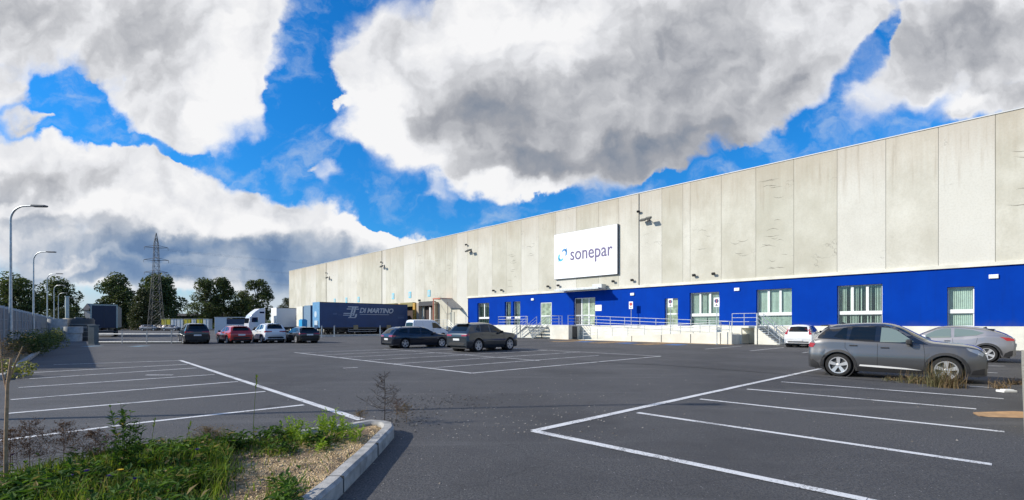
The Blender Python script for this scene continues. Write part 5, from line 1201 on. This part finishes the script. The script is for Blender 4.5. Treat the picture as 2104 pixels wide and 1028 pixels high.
# grass, leaves and weeds
M_GRASS = mat('grass_blades', (.06, .1, .02), .75, spec=.25, fn=leaffn((.040, .085, .010), (.22, .29, .035), .4, .14))
M_BROAD = mat('broad_leaves', (.05, .1, .02), .8, spec=.2, fn=leaffn((.016, .055, .010), (.11, .19, .030), .35, .05))
M_LIME = mat('lime_weed', (.12, .2, .03), .6, fn=leaffn((.16, .26, .02), (.34, .44, .05), .4))
M_DRY = mat('dry_stems', (.2, .14, .08), .8, fn=leaffn((.10, .065, .035), (.30, .21, .11), .2))
M_RUST = mat('rusty_seed', (.12, .06, .04), .8, fn=leaffn((.05, .028, .02), (.17, .09, .055), .2))
def blade(b, p, h, w, az, lean, rr, seg=3):
    d = Vector((cos(az), sin(az), 0)); s_ = Vector((-d.y, d.x, 0))*w/2; vs = []
    for k in range(seg+1):
        t = k/seg; c = p+d*lean*t*t+Vector((0, 0, h*(t-.25*abs(lean)/max(.05, h)*t*t))); ww = (1-t)**.7
        if k < seg: vs += [c-s_*ww, c+s_*ww]
        else: vs.append(c)
    fs = [(2*k, 2*k+1, 2*k+3, 2*k+2) for k in range(seg-1)]+[(2*seg-2, 2*seg-1, 2*seg)]
    b.add(vs, fs)
def leaf(b, p, d, L, w, rr):
    d = d.normalized(); s_ = d.cross(Vector((0, 0, 1)));
    if s_.length < .1: s_ = Vector((1, 0, 0))
    s_.normalize(); up = s_.cross(d); m1 = p+d*L*.5+up*L*.08
    b.add([p, m1+s_*w/2, p+d*L-up*L*.1, m1-s_*w/2], [(0, 1, 2, 3)])
def island_pts(n_, dens, rr):
    c = 0; tries = 0
    while c < n_ and tries < n_*60:
        tries += 1; x = rr.uniform(-11, -1.7); y = rr.uniform(2.2, 8.2)
        if not inpoly(x, y, poly): continue
        if y < 2.2 or abs(x/y) > 1.25: continue
        if rr.random() < dens(x, y): c += 1; yield Vector((x, y, soil_z(x, y)-.01))
def edge_d(x, y): return x+2.0                       # distance left of the right kerb (negative inwards)
def dens_green(x, y):
    n0 = noise.noise(Vector((x*1.1, y*1.1, 5)))
    px = CX+F*x/y
    py = HY+F*(CAM_H-.1)/y; c01 = lambda q: max(0, min(1, q))
    k = c01((490+50*n0-px)/60); strip = c01((945-py)/18)*c01((625-px)/50)
    mid = c01(1-abs(px-660)/85)*c01(1.3-abs(py-908)/26); low = c01(1-abs(px-585)/50)*c01((py-1005)/12)
    return max(k*(.8+.35*n0), strip*.7, mid*.45, low*.7, .03)
rr = random.Random(11)
b = MB()
for p in island_pts(21000, dens_green, rr): 
    px = CX+F*p.x/p.y; hf = (1.1 if px < 470 else .6)*min(1, .3+.45*(3.26-V.x*p.x-V.y*p.y)); hf = max(.15, hf)
    blade(b, p, rr.uniform(.07, .27)*hf*(.7+.5*noise.noise(p*1.9)+.2), rr.uniform(.005, .015), rr.uniform(0, 2*pi), rr.uniform(.02, .16), rr)
o = b.build('grass', M_GRASS, open=True); tag(o, 'green grass growing over the planted island in the foreground', 'grass', kind='stuff')
b = MB()
def dens_b(x, y): return max(0, dens_green(x, y)-.25)*(1 if noise.noise(Vector((x*1.6, y*1.6, 9))) > -.05 else .12)
for p in island_pts(3400, dens_b, rr):
    h = rr.uniform(.05, .24)*max(.2, min(1, .3+.45*(3.26-V.x*p.x-V.y*p.y)))
    for k in range(rr.randint(4, 8)):
        a = rr.uniform(0, 2*pi); q = p+Vector((rr.uniform(-.03, .03), rr.uniform(-.03, .03), h*rr.uniform(.15, 1)))
        leaf(b, q, Vector((cos(a), sin(a), rr.uniform(-.2, .8))), rr.uniform(.05, .13), rr.uniform(.018, .045), rr)
o = b.build('ground_cover', M_BROAD, open=True); tag(o, 'low broad leaved weeds covering the left of the planted island', 'ground cover', kind='stuff')
b = MB()
for p in island_pts(2600, lambda x, y: .6 if dens_green(x, y) < .3 else .12, rr):
    a = rr.uniform(0, 2*pi); blade(b, p+Vector((0, 0, .012)), rr.uniform(.005, .05), .005, a, rr.uniform(.05, .15), rr, 2)
o = b.build('dry_litter', M_DRY, open=True); tag(o, 'dry straw lying on the bare soil of the island', 'dry litter', kind='stuff')
b = MB()
for p in island_pts(2200, lambda x, y: .6 if CX+F*x/y > 330 else .05, rr):
    s_ = rr.uniform(.006, .02); b.add([p+Vector(q)*s_+Vector((0, 0, .012)) for q in ((1, 0, 0), (0, 1, 0), (-1, 0, 0), (0, -1, 0), (0, 0, .8))], [(0, 1, 4), (1, 2, 4), (2, 3, 4), (3, 0, 4)])
o = b.build('pebbles', mat('pebble', (.40, .27, .16), .9, fn=leaffn((.28, .19, .09), (.74, .56, .34), 0)), open=True); tag(o, 'small ochre pebbles on the bare soil near the kerb nose', 'pebbles', kind='stuff')

def lime(name, label, p, h, n_, rr, m=M_LIME, spread=.12, L=(.05, .10)):
    r = thing(name, label, 'weed', p, 0, 'bright green weeds on the island'); b = MB(); s_ = MB()
    for k in range(n_):
        a = rr.uniform(0, 2*pi); q = Vector((cos(a), sin(a), 0))*rr.uniform(0, spread); hh_ = h*rr.uniform(.5, 1); ln = Vector((cos(a), sin(a), 0))*rr.uniform(.02, .10)
        s_.tube([q, q+ln*.4+Vector((0, 0, hh_*.6)), q+ln+Vector((0, 0, hh_))], .004, 4, .0015)
        for j in range(int(9+hh_*30)):
            t = rr.uniform(.12, 1); a2 = rr.uniform(0, 2*pi); leaf(b, q+ln*t*t+Vector((0, 0, hh_*t)), Vector((cos(a2), sin(a2), rr.uniform(.1, 1.1))), rr.uniform(*L)*(1.25-t*.7), .022, rr)
    s_.build('stem', m, r); b.build('leaves', m, r, open=True); return r
i = 0
for px, py, h, n_, lb in ((600, 905, .34, 13, 'bright green upright weed, left of the cluster by the kerb nose'), (628, 912, .28, 10, 'bright green weed in the middle of the cluster by the kerb nose'), (672, 898, .40, 16, 'tallest bright green weed beside the kerb nose'), (702, 902, .33, 14, 'bright green weed nearest the kerb nose'), (724, 910, .24, 9, 'low bright green weed at the right of the cluster'), (655, 925, .12, 6, 'short green sprouts on the bare soil')):
    lime('green_weed', lb, G(px, py, .11), h, n_, rr)
for px, py, h, n_, lb, m_ in ((262, 985, .76, 18, 'tall leafy green weed standing above the others at the left', M_BROAD), (430, 960, .2, 7, 'leafy weed left of the bare soil patch', M_GRASS), (360, 975, .22, 8, 'dense leafy weed between the tall weed and the bare soil', M_BROAD), (560, 1000, .07, 6, 'small green weed in the bare soil', M_GRASS), (590, 1010, .07, 7, 'flat dark green weed near the kerb at the bottom', M_BROAD)):
    lime('leafy_weed', lb, G(px, py, .11), h, n_, rr, m=m_, spread=.08 if h > .4 else .12, L=(.05, .11))
def seedstalk(name, label, p, h, m, rr, lean=(.05, 0), heads=14, r0=.004):
    r = thing(name, label, 'dry stalk', p, 0, 'thin stalks on the island'); b = MB(); pts = [Vector((lean[0]*t*t, lean[1]*t*t, h*t)) for t in [k/6 for k in range(7)]]; b.tube(pts, r0, 5, r0*.35); b.build('stem', m, r)
    b = MB()
    for k in range(heads):
        t = rr.uniform(.78, 1); q = Vector((lean[0]*t*t, lean[1]*t*t, h*t)); a = rr.uniform(0, 2*pi); leaf(b, q, Vector((cos(a)*.5, sin(a)*.5, 1)), .05, .012, rr)
    b.build('seed_head', m, r, open=True); return r
seedstalk('grass_stalk', 'tall thin pale grass stalk with a feathery head before the red car', G(520, 925, .11), .92, M_GRASS, rr, heads=26)
seedstalk('grass_stalk', 'thin grass stalk left of the tall feathery one', G(310, 940, .11), .42, M_GRASS, rr)
seedstalk('grass_stalk', 'thin leaning grass stalk right of the tall leafy weed', G(378, 945, .11), .40, M_GRASS, rr, lean=(.08, 0))
# tan tree stake / dead stem at the left edge
r = thing('dead_stem', 'tall dry tan stem with a broken fork at the left edge', 'dry stem', G(12, 1010, .05)); b = MB()
b.tube([(0, 0, 0), (.0, 0, .5), (.015, 0, 1.0), (.03, .02, 1.25)], .017, 8, .010); b.tube([(.015, 0, 1.0), (.07, .02, 1.2), (.16, .0, 1.36)], .009, 6, .005); b.tube([(.015, 0, .9), (-.05, .02, 1.1), (-.06, .0, 1.5)], .008, 6, .004); b.build('stem', mat('tan_stem', (.36, .24, .14), .8, var=.3, vscale=30), r, smooth=60)
b = MB(); rr2 = random.Random(4)
for k in range(40): q = Vector((rr2.uniform(-.1, .2), rr2.uniform(-.1, .1), rr2.uniform(1.2, 1.5))); a = rr2.uniform(0, 6.3); leaf(b, q, Vector((cos(a), sin(a), .5)), .04, .012, rr2)
b.build('dry_leaves', M_DRY, r, open=True)
def twiggy(name, label, p, h, w, m, rr, n_=14, sub=5, r0=.006, group='dry wiry weeds'):
    r = thing(name, label, 'dry weed', p, 0, group); b = MB(); s_ = MB()
    b.tube([(0, 0, 0), (.01, 0, h*.5), (0, 0, h)], r0, 5, r0*.3)
    for k in range(n_):
        t = .2+.75*k/n_; a = rr.uniform(0, 2*pi); L = w*(1.1-t)*rr.uniform(.5, 1); q0 = Vector((0, 0, h*t)); q1 = q0+Vector((cos(a)*L, sin(a)*L, L*rr.uniform(.2, .7)))
        qm = q0.lerp(q1, .5)-Vector((0, 0, L*.1)); b.tube([q0, qm, q1], r0*.5, 4, r0*.2, cap=False)
        for j in range(sub):
            u_ = rr.uniform(.3, 1); c = q0.lerp(q1, u_); a2 = rr.uniform(0, 2*pi); e = c+Vector((cos(a2), sin(a2), rr.uniform(.2, 1)))*L*.25; b.tube([c, e], r0*.25, 3, r0*.12, cap=False)
            for z in range(2): leaf(s_, e, Vector((rr.gauss(0, 1), rr.gauss(0, 1), rr.gauss(0, 1)+.3)), .018, .010, rr)
    b.build('twigs', m, r); s_.build('foliage', m, r, open=True); return r
M_WIRE = mat('wiry_twig', (.06, .045, .035), .9)
twiggy('wiry_weed', 'dark wiry weed shaped like a small fir behind the kerb nose', G(790, 872), .86, .52, M_WIRE, rr, 26, 8, .009)
for px, py, h, w_, lb in ((835, 868, .30, .34, 'low sprawling dry weed right of the fir shaped weed'), (740, 868, .18, .25, 'low dry weed left of the fir shaped weed'), (815, 862, .34, .40, 'tangled brown weed at the foot of the fir shaped weed')):
    twiggy('sprawling_weed', lb, G(px, py), h, w_, M_DRY if px != 815 else M_RUST, rr, 22, 8, .004)
for k, (px, py, h, lb) in enumerate(((60, 975, .55, 'rust brown seed bush at the far left of the island'), (130, 965, .5, 'rust brown seed bush left of the tall leafy weed'), (195, 968, .42, 'rust brown seed bush just left of the tall leafy weed'), (20, 985, .5, 'brown seed bush beside the dead tan stem'), (430, 930, .28, 'small brown seed bush before the bright weeds'))):
    twiggy('seed_bush', lb, G(px, py, .1), h, .42, M_RUST if k != 4 else M_DRY, rr, 40, 12, .0035, 'rust brown seed bushes')
# flowers
fm = {'p': mat('purple_petal', (.10, .04, .28), .6), 'y': mat('yellow_petal', (.80, .55, .01), .6)}
FL = [(26, 936, 'p', 'at the far left beside the tan stem'), (146, 980, 'p', 'left of the tall leafy weed'), (224, 980, 'p', 'just right below the tall leafy weed'), (278, 986, 'p', 'below the grass stalks'), (405, 925, 'p', 'up by the edge of the parking line'), (178, 970, 'p', 'half hidden in the leaves'), (26, 989, 'y', 'low at the far left'), (247, 966, 'y', 'below the tall leafy weed'), (200, 1006, 'y', 'left of two low ones'), (218, 1002, 'y', 'right of two low ones')]
for px, py, c_, lb in FL:
    Y = 4.15 if py > 960 else 4.9; top = CAM_H-(py-HY)*Y/F; p = at(px, Y, .08); h = max(.12, top-.08)
    r = thing('flower', ('purple thistle-like' if c_ == 'p' else 'yellow daisy-like')+' flower '+lb, 'flower', p, 0, 'small flowers among the grass')
    b = MB(); b.tube([(0, 0, 0), (0, 0, h)], .003, 4); b.build('stem', M_GRASS, r); b = MB()
    for k in range(26 if c_ == 'p' else 12):
        a = 2*pi*k/(26 if c_ == 'p' else 12)+rr.uniform(-.1, .1); leaf(b, Vector((0, 0, h)), Vector((cos(a), sin(a), rr.uniform(.3, 1.6) if c_ == 'p' else .25)), .028, .008 if c_ == 'p' else .014, rr)
    b.build('petals', fm[c_], r, open=True)
# strip bushes along the left fence
def bush(name, label, p, w_, h, n_, m, rr, group='bushes in the left planting strip'):
    r = thing(name, label, 'bush', p, 0, group); b = MB(); bl_ = [(rr.uniform(-w_/2, w_/2), rr.uniform(-w_/3, w_/3), rr.uniform(h*.2, h*.7), w_*.28, h*.3) for k in range(9)]
    leaf_cloud(b, bl_, n_, .055, rr); b.build('foliage', m, r, open=True); b = MB()
    for q in bl_: b.tube([(0, 0, 0), (q[0], q[1], q[2])], .012, 4, .004)
    b.build('branches', M_BARK, r); return r
M_BUSH = mat('bush_leaves', (.08, .12, .03), .7, fn=leaffn((.035, .055, .014), (.13, .165, .04), .25))
M_BUSHY = mat('bush_leaves_yellow', (.2, .2, .05), .7, fn=leaffn((.10, .11, .02), (.32, .30, .07), .25))
for px, Y, w_, h, m_, lb in ((62, 24.5, 1.5, 1.25, M_BUSH, 'dark green bush at the kerb end right of the nearest lamp'), (76, 27.5, 1.7, 1.3, M_BUSH, 'green bush second along the left strip'), (86, 31, 1.8, 1.35, M_BUSHY, 'yellowish bush third along the left strip'), (96, 35, 1.8, 1.4, M_BUSH, 'green bush fourth along the left strip'), (46, 25.5, 1.2, .9, M_BUSHY, 'low yellow bush right beside the nearest lamp post')):
    bush('strip_bush', lb, at(px, Y, .05), w_, h, 1500, m_, rr)
for px, Y, h, lb in ((40, 21.0, .9, 'pale dry weed before the nearest lamp post'), (25, 19.0, 1.0, 'dry weed left of the nearest lamp post'), (8, 17.0, 1.1, 'dry weed at the left edge beside the kerb')):
    twiggy('dry_bush', lb, at(px, Y, .05), h, .8, M_DRY, rr, 30, 9, .01, 'dry weeds in the left strip')
bush('low_bush', 'yellow green weeds at the left edge below the strip kerb', at(6, 14.6, .02), 1.2, .55, 900, M_BUSHY, rr)
# weeds at the grey SUV and by the right wall
def tuft(name, label, p, h, w_, n_, m, rr):
    r = thing(name, label, 'weed', p, 0, 'straggling weeds by the grey SUV'); b = MB()
    for k in range(n_):
        a = rr.uniform(0, 2*pi); q = Vector((rr.gauss(0, w_*.3), rr.gauss(0, w_*.2), 0)); L = rr.uniform(.1, .4)*w_
        blade(b, q, h*rr.uniform(.3, 1), .011, a, L, rr)
    b.build('blades', m, r, open=True); b = MB()
    for k in range(16):
        a = rr.uniform(0, 2*pi); q = Vector((max(-w_*.4, min(w_*.4, rr.gauss(0, w_*.2))), rr.gauss(0, w_*.1), 0)); b.tube([q, q+Vector((cos(a)*.2, sin(a)*.2, h*.5)), q+Vector((cos(a)*.3*w_, sin(a)*.3*w_, h*rr.uniform(.5, 1)))], .006, 4, .002)
    b.build('stalks', M_DRY, r); return r
M_TUFT = mat('olive_tuft', (.1, .1, .04), .8, fn=leaffn((.05, .055, .02), (.21, .18, .08), .2))
for px, py, h, w_, n_, lb, m_ in ((1835, 782, .16, .5, 70, 'sparse weed under the door sill of the grey SUV', M_TUFT), (1872, 787, .40, .6, 150, 'olive weed between the wheels of the grey SUV', M_TUFT), (1905, 789, .22, .6, 120, 'brownish weed left of the front wheel of the grey SUV', M_DRY), (1932, 795, .78, .6, 260, 'tall straggling weed at the front wheel of the grey SUV', M_TUFT), (1955, 797, .50, .6, 180, 'dry brown weed right at the front wheel of the grey SUV', M_DRY)):
    tuft('straggly_weed', lb, G(px, py), h, w_, n_, m_, rr)
for px, py, h, w_, lb in ((2052, 798, .30, .5, 'dry tan weed between the grey SUV and the right wall'), (2085, 790, .22, .4, 'dry tan weed at the foot of the right wall')): tuft('tan_weed', lb, G(px, py), h, w_, 70, M_DRY, rr)
p = G(2068, 806); b = MB(); b.box(-.16, .16, -.1, .1, 0, .05); b.box(-.10, .12, -.07, .06, .05, .07); o = b.build('kerb_fragment', M_WHITE, bevel=.02); o.location = p; tag(o, 'small broken white block lying near the right wall', 'broken block')
p = G(2012, 856); b = MB(); b.add([(0, 0, .01), (1.6, -.25, .02), (1.75, -.05, .05), (1.7, .1, .03), (.75, .14, .07), (.12, .25, .03)], [(0, 1, 2, 3, 4, 5)]); b.add([(0, 0, 0), (1.6, -.25, 0), (1.75, -.05, .02), (1.7, .1, .01), (.75, .14, .04), (.12, .25, .01)], [(5, 4, 3, 2, 1, 0)]); b.add([(.0, 0, .012), (1.6, -.25, .022), (1.5, -.31, .008), (.1, -.07, .004)], [(3, 2, 1, 0)])
o = b.build('cardboard', mat('cardboard', (.40, .25, .13), .9, var=.2, vscale=6), open=True); o.location = p; tag(o, 'flattened brown cardboard lying on the bay line at the right', 'cardboard')
# litter and grit on the asphalt
b = MB(); rr3 = random.Random(8)
for k in range(700):
    a = rr3.random()
    if a < .55: q = G(rr3.uniform(740, 1300), rr3.uniform(800, 900)) + Vector((rr3.gauss(0, .2), rr3.gauss(0, .2), 0))
    else: q = Vector((rr3.uniform(-6, 9), rr3.uniform(4.4, 20), 0))
    s_ = rr3.uniform(.006, .022); b.add([q+Vector(v)*s_ for v in ((1, 0, 0), (0, 1, 0), (-1, 0, 0), (0, -1, 0), (.2, .1, .6))], [(0, 1, 4), (1, 2, 4), (2, 3, 4), (3, 0, 4)])
o = b.build('grit', mat('grit', (.3, .28, .25), .9, fn=leaffn((.06, .045, .03), (.36, .33, .28), 0)), open=True); tag(o, 'loose grit and crumbs scattered on the dark asphalt', 'grit', kind='stuff')
b = MB()
for k in range(330):
    q = G(rr3.gauss(905, 70), rr3.gauss(824, 9)) if k % 3 else G(rr3.gauss(830, 30), rr3.gauss(860, 14)); a = rr3.uniform(0, 6.3); L = rr3.uniform(.012, .045)
    b.add([q+Vector((cos(a)*L, sin(a)*L, .004)), q+Vector((0, 0, .014)), q-Vector((cos(a)*L*.4, sin(a)*L, -.004)), q+Vector((sin(a)*.012, -cos(a)*.012, .006))], [(0, 1, 2), (0, 1, 3)])
o = b.build('twig_litter', mat('dark_twig_litter', (.03, .022, .015), .95), open=True); tag(o, 'dark twig litter spread on the asphalt behind the kerb nose', 'twig litter', kind='stuff')
